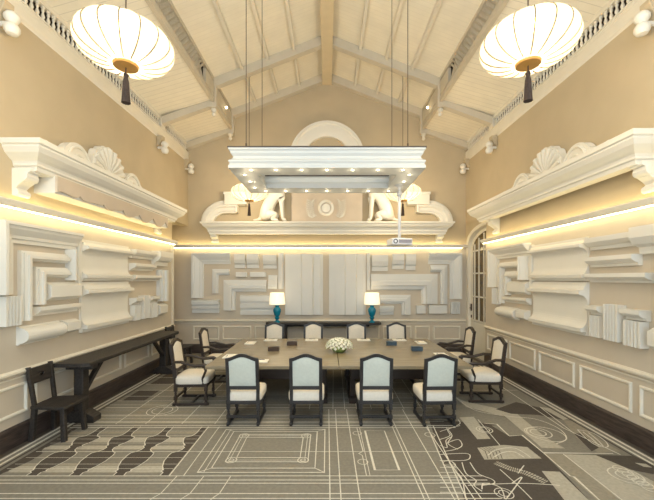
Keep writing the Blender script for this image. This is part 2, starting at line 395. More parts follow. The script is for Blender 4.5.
# end wall follows the gable
ZE, ZS0, ZS1, XS, ZR = 6.18, 6.63, 7.16, 2.82, 8.26
gable = [(-5.2, 0), (XW+.25, 0), (XW+.25, ZE), (XW, ZE), (XS, ZS0), (XS, ZS1), (0, ZR), (-XS, ZS1), (-XS, ZS0), (-XW, ZE), (-5.2, ZE)]
b = MB(); b.prism(gable, lambda p, q, a: (p, a, q), D, D+0.2)
structure(b.build('wall_back', M['wall'], recentre=False))
# ---- ceiling: lower slopes, lattice upstands, upper slopes
b = MB()
for s in (-1, 1):
    b.prism([(s*(XW+.3), ZE-.02), (s*XS, ZS0), (s*XS, ZS0+.1), (s*(XW+.3), ZE+.12)], lambda p, q, a: (p, a, q), YF, D)
structure(b.build('ceiling_lower', M['slit'], recentre=False))
b = MB()
for s in (-1, 1):
    b.prism([(s*XS, ZS1), (0, ZR), (0, ZR+.1), (s*(XS+.1), ZS1+.06)], lambda p, q, a: (p, a, q), YF, D)
structure(b.build('ceiling_upper', M['ceil'], recentre=False))
# ridge, purlins, plates
b = MB(); b.box(-.14, .14, YF, D, ZR-.30, ZR+.02)
structure(b.build('trim_1', M['ridge'], recentre=False))
b = MB()
sl = (ZR-ZS1)/XS
for s in (-1, 1):
    for x in (2.1, 1.46, 0.82):
        z = ZS1+(XS-x)*sl
        b.box(s*x-.035, s*x+.035, YF, D, z-.09, z+.03)
structure(b.build('trim_2', M['trim'], recentre=False))
# trusses: lower raking beams, upper raking beams, step posts
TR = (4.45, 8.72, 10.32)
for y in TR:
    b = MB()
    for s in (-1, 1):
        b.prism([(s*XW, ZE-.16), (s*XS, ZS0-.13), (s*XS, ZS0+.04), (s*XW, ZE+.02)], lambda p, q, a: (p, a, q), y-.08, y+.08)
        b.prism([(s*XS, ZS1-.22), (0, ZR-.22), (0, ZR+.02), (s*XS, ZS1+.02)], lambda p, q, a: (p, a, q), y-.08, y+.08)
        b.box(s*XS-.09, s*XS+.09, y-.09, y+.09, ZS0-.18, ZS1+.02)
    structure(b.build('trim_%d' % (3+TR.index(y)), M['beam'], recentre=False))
# eave plates, frieze, shadow moulding under the balustrade
for s, n in ((-1, 6), (1, 7)):
    b = MB()
    x0, x1 = sorted((s*(XW-.02), s*(XW+.05)))
    b.box(x0, x1, YF, D, 5.87, 5.93); b.box(x0, x1, YF, D, 6.17, 6.26)
    b.sweep([(s*XW, YF), (s*XW, D)] if s < 0 else [(XW, D), (XW, YF)], [(0, 5.66), (0, 5.76), (-.035, 5.73), (-.03, 5.70), (-.01, 5.68)],
            lambda p, q, h: (p, q, h)) 
    b.box(*sorted((s*XW, s*(XW-.015))), YF, D, 5.72, 5.88)
    structure(b.build('trim_%d' % n, M['trim'], recentre=False))
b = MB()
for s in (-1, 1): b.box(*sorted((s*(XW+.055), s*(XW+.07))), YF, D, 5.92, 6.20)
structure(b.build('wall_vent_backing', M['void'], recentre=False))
# lower walls: beige dado and art field, chair rail, panel frames, ledge, baseboards
b = MB(); b.box(-XW, -XW+.02, YF, YA, 0, ZL); structure(b.build('trim_8', M['lowwall'], recentre=False))
b = MB(); b.box(XW-.02, XW, YF, YD, 0, ZL); structure(b.build('trim_9', M['lowwall'], recentre=False))
b = MB(); b.box(-5.0, XW, D-.02, D, 0, ZL); structure(b.build('trim_10', M['lowwall'], recentre=False))
# wall frames of reference: (along, height, depth) -> point
def WL(u, z, d): return (-XW+.02+d, u, z)
def WR(u, z, d): return (XW-.02-d, u, z)
def WB(u, z, d): return (u, D-.02-d, z)
RUNS = ((WL, YF, YA, 'left'), (WR, YF, YD, 'right'), (WB, -5.0, XW-.02, 'back'))
tn = 11
for Wf, a, e, side in RUNS:
    b = MB()      # chair rail
    b.prism([(0.93, 0), (0.93, .03), (.955, .055), (.975, .055), (.985, .03), (1.0, .02), (1.0, 0)], lambda p, q, t: Wf(t, p, q), a, e)
    b.prism([(0.885, 0), (0.885, .02), (.90, .02), (.90, 0)], lambda p, q, t: Wf(t, p, q), a, e)
    structure(b.build('trim_%d' % tn, M['trim'], recentre=False)); tn += 1
    b = MB()      # ledge
    b.prism([(ZL-.03, 0), (ZL-.03, .10), (ZL-.01, .12), (ZL+.04, .14), (ZL+.06, .14), (ZL+.06, .11), (ZL+.0, .10), (ZL+.0, 0)], lambda p, q, t: Wf(t, p, q), a, e)
    structure(b.build('trim_%d' % tn, M['trim'], recentre=False)); tn += 1
    b = MB(); b.prism([(0, 0), (0, .035), (.25, .035), (.275, .02), (.275, 0)], lambda p, q, t: Wf(t, p, q), a, e)
    structure(b.build('baseboard_'+side, M['base'], recentre=False))
def panel_frames(Wf, spans, z0=.40, z1=.81):
    global tn
    for a, e in spans:
        b = MB(); wd = .045
        for p in (((a, z0), (e, z0), (e, z1), (a, z1)),):
            prof = [(0, 0), (0, .012), (.012, .028), (.03, .028), (wd, .008), (wd, 0)]
            pts = [p[0], p[1], p[2], p[3]]
            for i in range(4):
                A, B_ = Vector(pts[i]), Vector(pts[(i+1) % 4]); dd = (B_-A).normalized(); n_ = Vector((-dd.y, dd.x))
                vs = []
                for o_, h_ in prof: q = A+n_*o_+dd*o_; vs.append(Wf(q.x, q.y, h_))
                for o_, h_ in prof: q = B_+n_*o_-dd*o_; vs.append(Wf(q.x, q.y, h_))
                k = len(prof); b.add(vs, [(j, (j+1) % k, k+(j+1) % k, k+j) for j in range(k)])
        structure(b.build('trim_%d' % tn, M['trim'], recentre=False)); tn += 1
panel_frames(WR, [(8.95-1.09*k-.97, 8.95-1.09*k) for k in range(6)])
panel_frames(WL, [(9.15-1.09*k-.97, 9.15-1.09*k) for k in range(6)])
panel_frames(WB, [(-3.97, -3.2), (-3.1, -2.25), (-2.15, -1.3), (-1.2, -.35), (-.25, .6), (.7, 1.55), (1.65, 2.5), (2.6, 3.05), (3.15, 3.95)])
# outer edge strip where the console wall ends
b = MB(); b.box(-XW, -XW+.05, YA-.08, YA, .28, ZL-.03); structure(b.build('trim_%d' % tn, M['trim'], recentre=False)); tn += 1
# ---- door (arched, glazed), one leaf standing clear of the panelled wall
dr = bpy.data.objects.new('door_1', None); COL.objects.link(dr); dr.location = (XW+.08, YD, 0); structure(dr)
b = MB()
def arch_pts(hw, spring, rise, n=14): return [(hw*math.sin(t*PI/2/n), spring+rise*math.cos(t*PI/2/n)) for t in range(n+1)]
oa, ia = arch_pts(1.31, 3.26, .46), arch_pts(1.17, 3.20, .42)
b.prism(oa+[(1.31, 0), (1.17, 0)]+ia[::-1], lambda p, q, a: (a, p, q), -.08, .06)
structure(b.build('frame', M['trim'], dr, bevel=.008))
b = MB(); b.prism(ia+[(1.17, 0), (0, 0)], lambda p, q, a: (a, p, q), .04, .06)
b.box(.0, .05, .02, 1.17, 0, .98); b.box(.0, .05, 1.05, 1.17, .98, 3.16)
structure(b.build('leaf', M['trim'], dr))
gl = arch_pts(1.05, 3.10, .40)
b = MB(); b.prism(gl+[(1.05, 1.02), (0.0, 1.02)], lambda p, q, a: (a, p, q), .025, .042)
structure(b.build('pane', M['glass'], dr))
b = MB()
for y in (.32, .64, .92): b.box(-.004, .03, y-.02, y+.02, 1.02, 3.48-.38*(y/1.05)**2)
for z in (1.02, 1.70, 2.36, 3.0): b.box(-.004, .03, 0, 1.06, z-.02, z+.02)
structure(b.build('muntin', M['trim'], dr))
b = MB(); b.box(-.02, .0, 1.07, 1.14, 1.28, 1.48); b.box(-.02, 0, 1.08, 1.13, 1.08, 1.16); b.tube([(-.05, 1.10, 1.36), (-.05, 1.0, 1.36)], .014)
b.tube([(-.05, 1.10, 1.36), (.0, 1.10, 1.36)], .012)
structure(b.build('handle', M['brass'], dr))

# ================================================================== LED strips on the ledges
for Wf, a, e, side, lab in ((WL, 0.5, YA-.02, 'l', 'warm glowing LED strip along the ledge of the wall with the long dark console'),
                            (WR, 0.5, YD-.02, 'r', 'warm glowing LED strip along the ledge of the wall with the glazed door'),
                            (WB, -4.9, XW-.15, 'b', 'warm glowing LED strip along the ledge of the end wall')):
    b = MB()
    b.prism([(ZL-.042, .05), (ZL-.042, .075), (ZL-.03, .075), (ZL-.03, .05)], lambda p, q, t: Wf(t, p, q), a, e)
    b.prism([(ZL+.0, .04), (ZL+.0, .07), (ZL+.015, .07), (ZL+.015, .04)], lambda p, q, t: Wf(t, p, q), a, e)
    tag(b.build('led_strip', M['led'], recentre=False), lab, 'light strip', 'LED strips on the wall ledges')

# ================================================================== eave balustrades and lattices
def balustrade(s, lab):
    t = thing('balustrade', (s*(XW-.0), 7.3, 5.93), lab, 'balustrade', 'balustrades under the eaves')
    b = MB(); b.box(-.04, .04, -3.2, 3.05, -.005, .012); b.box(-.04, .04, -3.2, 3.05, .225, .245); b.build('rail', M['trim'], t)
    b = MB(); b.lathe([(.03, 0), (.03, .03), (.014, .04), (.026, .075), (.026, .09), (.013, .13), (.013, .14), (.024, .17), (.014, .19), (.028, .2), (.028, .235)], n=8)
    me = None
    for k in range(62):
        y = -3.1+k*.0985
        if abs(7.3+y-8.72) < .09: continue
        if me is None:
            o = b.build('baluster', M['trim'], t, smooth=True); me = o
        else:
            o = me.copy(); COL.objects.link(o); o.parent = t
        o.location = (0, y, 0)
    b = MB(); b.box(-.05, .05, 8.72-7.3-.09, 8.72-7.3+.09, 0, .24); b.build('block', M['trim'], t)
balustrade(-1, 'white row of small turned balusters under the eaves above the long dark console')
balustrade(1, 'white row of small turned balusters under the eaves above the glazed door')
def lattice(s, lab):
    t = thing('lattice_panel', (s*XS, 7.3, ZS0), lab, 'lattice', 'lattice bands in the ceiling step')
    h = ZS1-ZS0
    b = MB(); b.box(-.04, .04, YF-7.3, D-7.3, -.06, .06); b.box(-.04, .04, YF-7.3, D-7.3, h-.06, h+.04)
    b.box(-.035, .035, 8.05-7.3, 8.65-7.3, .1, h-.1); b.box(-.035, .035, 8.8-7.3, D-7.3, .1, h-.1)
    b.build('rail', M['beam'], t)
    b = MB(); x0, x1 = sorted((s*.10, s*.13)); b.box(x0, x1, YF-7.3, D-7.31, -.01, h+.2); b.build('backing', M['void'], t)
    b = MB(); c = .13
    y = 3.0
    z0, z1 = .06, h-.06
    while y < 8.05-7.3+7.3:
        for sg in (1, -1):
            ya, yb = (y, y+(z1-z0)) if sg > 0 else (y+(z1-z0), y)
            if yb-7.3 < .78 and ya-7.3 < .78: b.bar((0, ya-7.3, z0), (0, yb-7.3, z1), .03, .036, up=(1, 0, 0))
        y += c
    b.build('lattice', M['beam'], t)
    return t
lattice(-1, 'cream diagonal lattice band in the ceiling step on the console side')
lattice(1, 'cream diagonal lattice band in the ceiling step on the door side')

# turned drops: under the step posts and on the wall posts
def drop_mesh():
    b = MB(); b.lathe([(.0, -.20), (.03, -.195), (.05, -.17), (.055, -.14), (.03, -.10), (.045, -.09), (.07, -.05), (.07, -.03), (.05, 0)], n=14)
    return b
first = None
for y, wy in ((8.72, 'front roof truss'), (10.25, 'end wall truss')):
    for s, sd in ((-1, 'console'), (1, 'door')):
        lab = 'turned cream drop finial hanging from the %s post, %s side' % (wy, sd)
        if first is None:
            first = drop_mesh().build('drop_finial', M['trim'], smooth=True); o = first; zoff = o.location.z
        else:
            o = first.copy(); COL.objects.link(o)
        o.location = (s*XS, y-(.03 if y > 10 else 0), ZS0-.18+zoff); tag(o, lab, 'finial', 'turned drops under the ceiling step')
def wall_drop(loc, rz, lab):
    t = thing('wall_corbel', loc, lab, 'corbel', 'two-lobed corbels high on the side walls', rz)
    b = MB(); b.prism([(0, .32), (.14, .32), (.14, .27), (.07, .12), (.0, .06)], lambda p, q, a: (p, a, q), -.07, .07); b.build('bracket', M['wall'], t, bevel=.006)
    b = MB(); b.lathe([(0, -.10), (.06, -.085), (.085, -.04), (.085, .0), (.06, .04), (.04, .055), (.06, .07), (.085, .11), (.085, .14), (.06, .18), (.03, .2), (0, .2)], c=(.17, 0, 0), n=18)
    b.tube([(0, 0, .05), (.17, 0, .05)], .03); b.build('body', M['white'], t, smooth=True)
for y, wh in ((4.40, 'above the near end of the cornice'), (8.55, 'above the far end of the cornice'), (10.2, 'in the corner at the end wall')):
    wall_drop((-XW, y, 5.36), 0, 'white two-lobed corbel high on the console wall '+wh)
    wall_drop((XW, y, 5.36), PI, 'white two-lobed corbel high on the door wall '+wh)
# tiny bulbs in the rear bay
for s, sd in ((-1, 'console'), (1, 'door')):
    t = thing('ceiling_bulb', (s*(XS-.04), 9.45, 6.83), 'small glowing bulb on the rear ceiling step, %s side' % sd, 'light', 'bulbs in the rear ceiling bay')
    b = MB(); b.lathe([(0, -.035), (.025, -.025), (.036, 0), (.025, .025), (0, .035)], c=(-s*.06, 0, 0), n=12); b.build('bulb', M['bulb'], t, smooth=True)
    b = MB(); b.tube([(0, 0, 0), (-s*.04, 0, 0)], .022); b.build('holder', M['brass'], t)

# ================================================================== CORNICES on the side walls
CP = [(0, 3.98), (.38, 3.96), (.38, 3.895), (.355, 3.88), (.355, 3.86), (.32, 3.80), (.26, 3.75), (.215, 3.72), (.20, 3.69), (.20, 3.665), (.175, 3.65), (.165, 3.60), (0, 3.60)]
def corbel_mb():
    b = MB()
    pr = [(0, 0), (.06, .0), (.09, .03), (.08, .07), (.05, .10), (.09, .14), (.15, .18), (.20, .24), (.21, .30), (.25, .31), (.25, .36), (0, .36)]
    b.prism(pr, lambda p, q, a: (p, a, q), -.09, .09)
    b.tube([(.055, -.1, .035), (.055, .1, .035)], .045, 12); b.tube([(.15, -.1, .25), (.15, .1, .25)], .06, 12)
    return b
def cornice(s, lab):
    dy = -.05 if s < 0 else -.32
    t = thing('cornice_shelf', (s*XW, 6.6, 3.63), lab, 'cornice', 'moulded cornices on the side walls')
    f = lambda p, q, h: (s*p, q, h-3.6)
    path = [(0, 4.85-6.6+dy), (.12, 4.85-6.6+dy), (.12, 8.69-6.6), (0, 8.69-6.6)]
    if s < 0: f = lambda p, q, h: (p, q, h-3.6)
    else: f = lambda p, q, h: (-p, q, h-3.6)
    b = MB(); b.sweep(path, [(-o, h) for o, h in CP], f); b.build('moulding', M['white'], t)
    for k, y in enumerate((4.72+dy, 8.45)):
        c = corbel_mb().build('corbel', M['white'], t, bevel=.006); c.location = (0, y-6.6, -.33 if s > 0 or k else -.33); c.rotation_euler = (0, 0, 0 if s < 0 else PI)
    if s < 0:
        b = MB(); b.box(.0, .30, 4.93-6.6, 8.36-6.6, -.22, .02); b.build('soffit_box', M['white2'], t)
        L = 8.36-4.93; pts = [(0, .02), (0, -.205)]
        n = 60
        for i in range(n+1):
            u = i/n; v = u*L
            z = -.215+.07*abs(math.sin(u*PI*1))**.6*0
            ph = (u*7) % 1.0
            z = -.10-.115*abs(math.sin(u*6*PI+.6))**.6 + .035*math.sin(u*11*PI) - .02*math.sin(u*PI)
            if i in (0, n): z = -.205
            pts.append((v, z))
        pts.append((L, .02))
        b = MB(); b.prism(pts, lambda p, q, a: (a, 4.93-6.6+p, q), .30, .335); b.build('valance', M['pink'], t)
    return t
cornice(-1, 'long white moulded cornice with scalloped valance above the dark wooden console')
cornice(1, 'long white moulded cornice with plain soffit on the wall with the glazed door')
def pediment(s, lab):
    t = thing('shell_ornament', (s*(XW-.02), 6.4, 3.995), lab, 'ornament', 'shell and scroll ornaments on the side cornices')
    f = lambda p, q, a: (-s*a, p, q)
    # fan shell
    n = 60; pts = [(-.30, 0)]
    for i in range(n+1):
        a = PI*(1.08-1.16*i/n); r = .46+.028*abs(math.sin(i/n*9*PI))
        pts.append((r*.98*math.cos(a), .12+r*math.sin(a)))
    pts.append((.30, 0))
    b = MB(); b.prism(pts, f, 0, .13)
    for k in range(9):
        a = PI*(.98-.96*(k+.5)/9)
        p0 = Vector((.10*math.cos(a), .10+.10*math.sin(a))); p1 = Vector((.44*math.cos(a), .12+.44*math.sin(a)))
        b.tube([(-s*.13, p0.x, p0.y), (-s*.15, (p0.x+p1.x)/2, (p0.y+p1.y)/2), (-s*.135, p1.x, p1.y)], .03, 8, radii=[.012, .032, .05])
    b.build('shell', M['white'], t, smooth=30)
    for sg in (-1, 1):
        b = MB(); c = (sg*.80, .06); R = .31
        pts = [(c[0]+R*math.cos(2*PI*i/40), max(0, c[1]+R*math.sin(2*PI*i/40))) for i in range(40)]
        b.prism(pts, f, 0, .13)
        sp = []
        for i in range(60):
            a = PI*(0 if sg < 0 else 1)+sg*(-1)*i/60*4.2*PI; r = (R-.03)*(1-i/66)
            z = c[1]+r*math.sin(a)
            if z > .0: sp.append((-s*.135, c[0]+r*math.cos(a), z))
            else:
                if len(sp) > 2: b.tube(sp, .024, 6)
                sp = []
        if len(sp) > 2: b.tube(sp, .024, 6)
        b.build('scroll', M['white'], t, smooth=30)
        b = MB()
        b.prism([(sg*1.08, 0)]+[(sg*(1.08+.5*i/10), .20*(1-i/10)**1.5+.02) for i in range(11)]+[(sg*1.6, 0)], f, 0, .12)
        c = (sg*1.45, .05)
        b.prism([(c[0]+.12*math.cos(2*PI*i/20), max(0, c[1]+.12*math.sin(2*PI*i/20))) for i in range(20)], f, 0, .14)
        b.build('curl', M['white'], t, smooth=30)
pediment(-1, 'white shell and scroll ornament on the cornice above the dark console')
pediment(1, 'white shell and scroll ornament on the cornice of the glazed door wall')

# ================================================================== END WALL group: shelf, broken pediment, tablet, statues
t = thing('cornice_shelf', (0, D, 3.5), 'straight white cornice shelf across the end wall carrying the statues', 'cornice')
prof = [(0, 3.86), (.34, 3.84), (.34, 3.80), (.31, 3.78), (.28, 3.72), (.20, 3.66), (.17, 3.61), (.17, 3.57), (.14, 3.55), (.14, 3.50), (0, 3.50)]
b = MB(); b.sweep([(-3.28, 0), (-3.28, -.12), (3.30, -.12), (3.30, 0)], [(-o, h) for o, h in prof], lambda p, q, h: (p, q, h-3.5)); b.build('moulding', M['white'], t)
for x in (-3.36, 3.36):
    o = corbel_mb().build('corbel', M['white'], t, bevel=.006); o.location = (x*.985, 0, -.22); o.rotation_euler = (0, 0, -PI/2); o.scale = (1, 1, .66)
k_ = .0294
def ends(s, lab):
    c = -101*k_*1.0
    t = thing('pediment_fragment', (s*-2.97, D-.02, 3.86), lab, 'ornament', 'curved broken pediment ends on the end wall')
    f = lambda p, q, h: (s*p, -h, q)
    pr = [(0, 0), (0, .14), (.05, .17), (.09, .17), (.11, .20), (.18, .20), (.22, .15), (.30, .15), (.33, .12), (.36, .12), (.36, 0)]
    arc = [(-.72*math.cos(PI/2*i/10), .64*math.sin(PI/2*i/10)) for i in range(11)]
    b = MB(); b.sweep([(-.72, -.0)]+arc[1:]+[(.33, .64)], [(-o, h) for o, h in pr], f); b.build('arc', M['white'], t, smooth=30)
    b = MB(); b.box(*sorted((s*0.0, s*.64)), -.26, 0, .50, .84); b.box(*sorted((-s*.02, s*.66)), -.29, 0, .79, .86); b.box(*sorted((s*.30, s*.36)), -.22, 0, .28, .50); b.build('block', M['white'], t, bevel=.008)
ends(1, 'curved white broken pediment end on the end wall, towards the console side')
ends(-1, 'curved white broken pediment end on the end wall, towards the glazed door')
# tablet with arch
t = thing('arched_tablet', (0, D-.004, 3.87), 'arched tablet with a white round arch and a wreath panel on the end wall', 'ornament')
b = MB(); b.box(-1.05, 1.05, -.06, 0, 0, 1.85); b.build('panel', M['pink'], t)
zc = 1.85
b = MB(); n = 28
pr = [(.67, 0), (.67, .12), (.78, .16), (.98, .16), (1.02, .20), (1.10, .20), (1.10, 0)]
vs = []; fs = []
for i in range(n+1):
    a = PI*i/n
    for r, h in pr: vs.append((r*math.cos(a), -h, zc+r*math.sin(a)))
k = len(pr)
for i in range(n):
    for j in range(k): fs.append((i*k+j, i*k+(j+1) % k, (i+1)*k+(j+1) % k, (i+1)*k+j))
b.add(vs, fs); b.box(-1.12, -.65, -.2, 0, zc-.12, zc); b.box(.65, 1.12, -.2, 0, zc-.12, zc)
b.build('arch', M['white'], t, smooth=30)
wr = bpy.data.objects.new('wreath', None); COL.objects.link(wr); wr.parent = t; wr.location = (-.03, -.06, .42)
b = MB()
b.tube([(.19*math.cos(2*PI*i/32), -.03, .20*math.sin(2*PI*i/32)) for i in range(33)], .048, 10)
b.lathe([(0, 0), (.10, 0), (.13, .02), (.13, .03), (0, .03)], T=Matrix.Rotation(PI/2, 4, 'X'), n=24)
b.build('ring', M['white'], wr, smooth=True)
for s in (-1, 1):
    b = MB(); st = []
    for i in range(10):
        a = -1.1+i/9*1.85; x, z = s*(.38+.09*math.cos(a*1.2)), .30*math.sin(a)-.02
        st.append((x, -.02, z))
        for e in (-1, 1):
            d = Vector((s*(e*.95+.15), 0, .55)).normalized()
            p = Vector((x, -.025, z)); q = p+d*.15
            b.tube([p, (p+q)/2+Vector((0, -.015, 0)), q], .02, 6, radii=[.006, .019, .004])
    b.tube(st, .010, 6); b.build('laurel', M['white'], wr, smooth=True)
# seated hound statues
def hound(x, s, lab):
    """s=+1 faces +X"""
    V = {'pel': (-.22, 0, .20), 'sp1': (-.15, 0, .42), 'sp2': (-.02, 0, .66), 'ch': (.10, 0, .78), 'nk': (.17, 0, .98), 'hd': (.22, 0, 1.13), 'mz': (.40, 0, 1.07),
         'hl': (-.18, -.10, .18), 'hlk': (.06, -.12, .17), 'hlf': (-.06, -.12, .04), 'hlt': (.10, -.12, .03),
         'hr': (-.18, .10, .18), 'hrk': (.06, .12, .17), 'hrf': (-.06, .12, .04), 'hrt': (.10, .12, .03),
         'fl': (.16, -.08, .62), 'fle': (.18, -.085, .33), 'flw': (.20, -.085, .06), 'flt': (.28, -.085, .03),
         'fr': (.16, .08, .62), 'fre': (.18, .085, .33), 'frw': (.20, .085, .06), 'frt': (.28, .085, .03),
         'tl': (-.38, 0, .06), 'tt': (-.52, 0, .04), 'el': (.16, -.06, 1.22), 'er': (.16, .06, 1.22)}
    R = {'pel': .19, 'sp1': .185, 'sp2': .17, 'ch': .165, 'nk': .10, 'hd': .095, 'mz': .045, 'hl': .15, 'hlk': .09, 'hlf': .045, 'hlt': .04, 'hr': .15, 'hrk': .09, 'hrf': .045, 'hrt': .04,
         'fl': .075, 'fle': .05, 'flw': .042, 'flt': .038, 'fr': .075, 'fre': .05, 'frw': .042, 'frt': .038, 'tl': .035, 'tt': .02, 'el': .025, 'er': .025}
    E = [('pel', 'sp1'), ('sp1', 'sp2'), ('sp2', 'ch'), ('ch', 'nk'), ('nk', 'hd'), ('hd', 'mz'), ('pel', 'hl'), ('hl', 'hlk'), ('hlk', 'hlf'), ('hlf', 'hlt'), ('pel', 'hr'), ('hr', 'hrk'), ('hrk', 'hrf'), ('hrf', 'hrt'),
         ('ch', 'fl'), ('fl', 'fle'), ('fle', 'flw'), ('flw', 'flt'), ('ch', 'fr'), ('fr', 'fre'), ('fre', 'frw'), ('frw', 'frt'), ('pel', 'tl'), ('tl', 'tt'), ('hd', 'el'), ('hd', 'er')]
    names = list(V); me = bpy.data.meshes.new('hound_statue')
    me.from_pydata([(s*V[k][0], V[k][1], V[k][2]) for k in names], [(names.index(a), names.index(c)) for a, c in E], [])
    o = bpy.data.objects.new('hound_statue', me); COL.objects.link(o); o.location = (x, D-.24, 3.86); o.scale = (1.2, 1.0, 1.15)
    sk = o.modifiers.new('skin', 'SKIN'); sk.use_smooth_shade = True
    for i, k in enumerate(names):
        v = me.skin_vertices[0].data[i]; v.radius = (R[k]*.92, R[k]*.92); v.use_root = (k == 'pel')
    q = o.modifiers.new('sub', 'SUBSURF'); q.levels = 2; q.render_levels = 2
    me.materials.append(M['white'])
    tag(o, lab, 'statue', 'seated hound statues on the end wall shelf')
hound(-1.52, 1, 'white seated hound statue on the end wall shelf, on the console side of the wreath')
hound(1.50, -1, 'white seated hound statue on the end wall shelf, on the door side of the wreath')

# ================================================================== WALL RELIEFS (fragments of plaster mouldings)
PR = {
 'step':  lambda w, d: [(0, 0), (0, d*.45), (w*.18, d*.5), (w*.18, d*.7), (w*.42, d*.75), (w*.45, d), (w*.72, d), (w*.76, d*.6), (w*.92, d*.55), (w, d*.3), (w, 0)],
 'ogee':  lambda w, d: [(0, 0), (0, d), (w*.16, d), (w*.18, d*.86), (w*.32, d*.80), (w*.48, d*.60), (w*.62, d*.42), (w*.78, d*.36), (w*.80, d*.22), (w, d*.2), (w, 0)],
 'round': lambda w, d: [(0, 0), (0, d*.25)] + [(w*(.08+.84*(1-math.cos(PI*i/10))/2), d*(.25+.75*math.sin(PI*i/10))) for i in range(11)] + [(w, d*.25), (w, 0)],
 'block': lambda w, d: [(0, 0), (0, d*.35), (w*.2, d), (w*.82, d), (w, d*.35), (w, 0)],
 'flat':  lambda w, d: [(0, 0), (0, d*.85), (w*.06, d), (w*.94, d), (w, d*.85), (w, 0)],
 'cap':   lambda w, d: [(0, 0), (0, d*.35), (w*.25, d*.4), (w*.35, d*.75), (w*.6, d), (w, d), (w, 0)],
 'bars':  lambda w, d: [(0, 0), (0, d*.5), (w*.22, d*.6), (w*.22, d*.3), (w*.34, d*.3), (w*.34, d*.8), (w*.56, d*.9), (w*.56, d*.45), (w*.68, d*.45), (w*.68, d), (w*.96, d), (w, d*.3), (w, 0)],
 'flute': lambda w, d: [(0, 0), (0, d)] + sum([[(w*(.12+.2*i), d), (w*(.16+.2*i), d*.55), (w*(.24+.2*i), d*.55), (w*(.28+.2*i), d)] for i in range(4)], []) + [(w, d), (w, 0)],
 'cove':  lambda w, d: [(0, 0), (0, d*.35), (w*.07, d*.35), (w*.07, d*.8), (w*.13, d*.85)] + [(w*(.14+.20*(1-math.cos(PI/2*i/7))), d*(.85-.65*math.sin(PI/2*i/7))) for i in range(8)] + [(w*(.62+.14*math.sin(PI/2*i/7)), d*(.85-.65*math.cos(PI/2*i/7))) for i in range(8)] + [(w*.78, d), (w*.84, d), (w*.86, d*.55), (w*.93, d*.45), (w*.93, d*.3), (w, d*.3), (w, 0)],
}
GW = {'L': 'plaster reliefs on the console wall', 'R': 'plaster reliefs on the door wall', 'B': 'plaster reliefs on the end wall'}
def relief(Wf, path, w_, kind, d, lab, grp, m='white', flip=False):
    prof = PR[kind](w_, d)
    b = MB(); b.sweep(path, prof, lambda p, q, h: Wf(p, q, h))
    tag(b.build('plaster_relief', M[m]), lab, 'wall relief', grp, 'thing')
def hb(Wf, u0, u1, z0, z1, kind, d, lab, grp, m='white'):      # horizontal piece, profile from bottom to top
    relief(Wf, [(u0, z0), (u1, z0)], z1-z0, kind, d, lab, grp, m)
def vb(Wf, u0, u1, z0, z1, kind, d, lab, grp, m='white'):      # vertical piece, profile across
    relief(Wf, [(u0, z1), (u0, z0)], u1-u0, kind, d, lab, grp, m)
def interp(x, xs, ys):
    for i in range(len(xs)-1):
        if x <= xs[i+1] or i == len(xs)-2: return ys[i]+(ys[i+1]-ys[i])*(x-xs[i])/(xs[i+1]-xs[i])
UB = [0, 1.5, 3.0, 4.5]
def W_left(u, z, d): return WL(interp(u, UB, [4.30, 5.74, 7.2, 8.85]), z, d)
def W_right(u, z, d): return WR(interp(u, UB, [8.62, 6.98, 5.44, 3.9]), z, d)
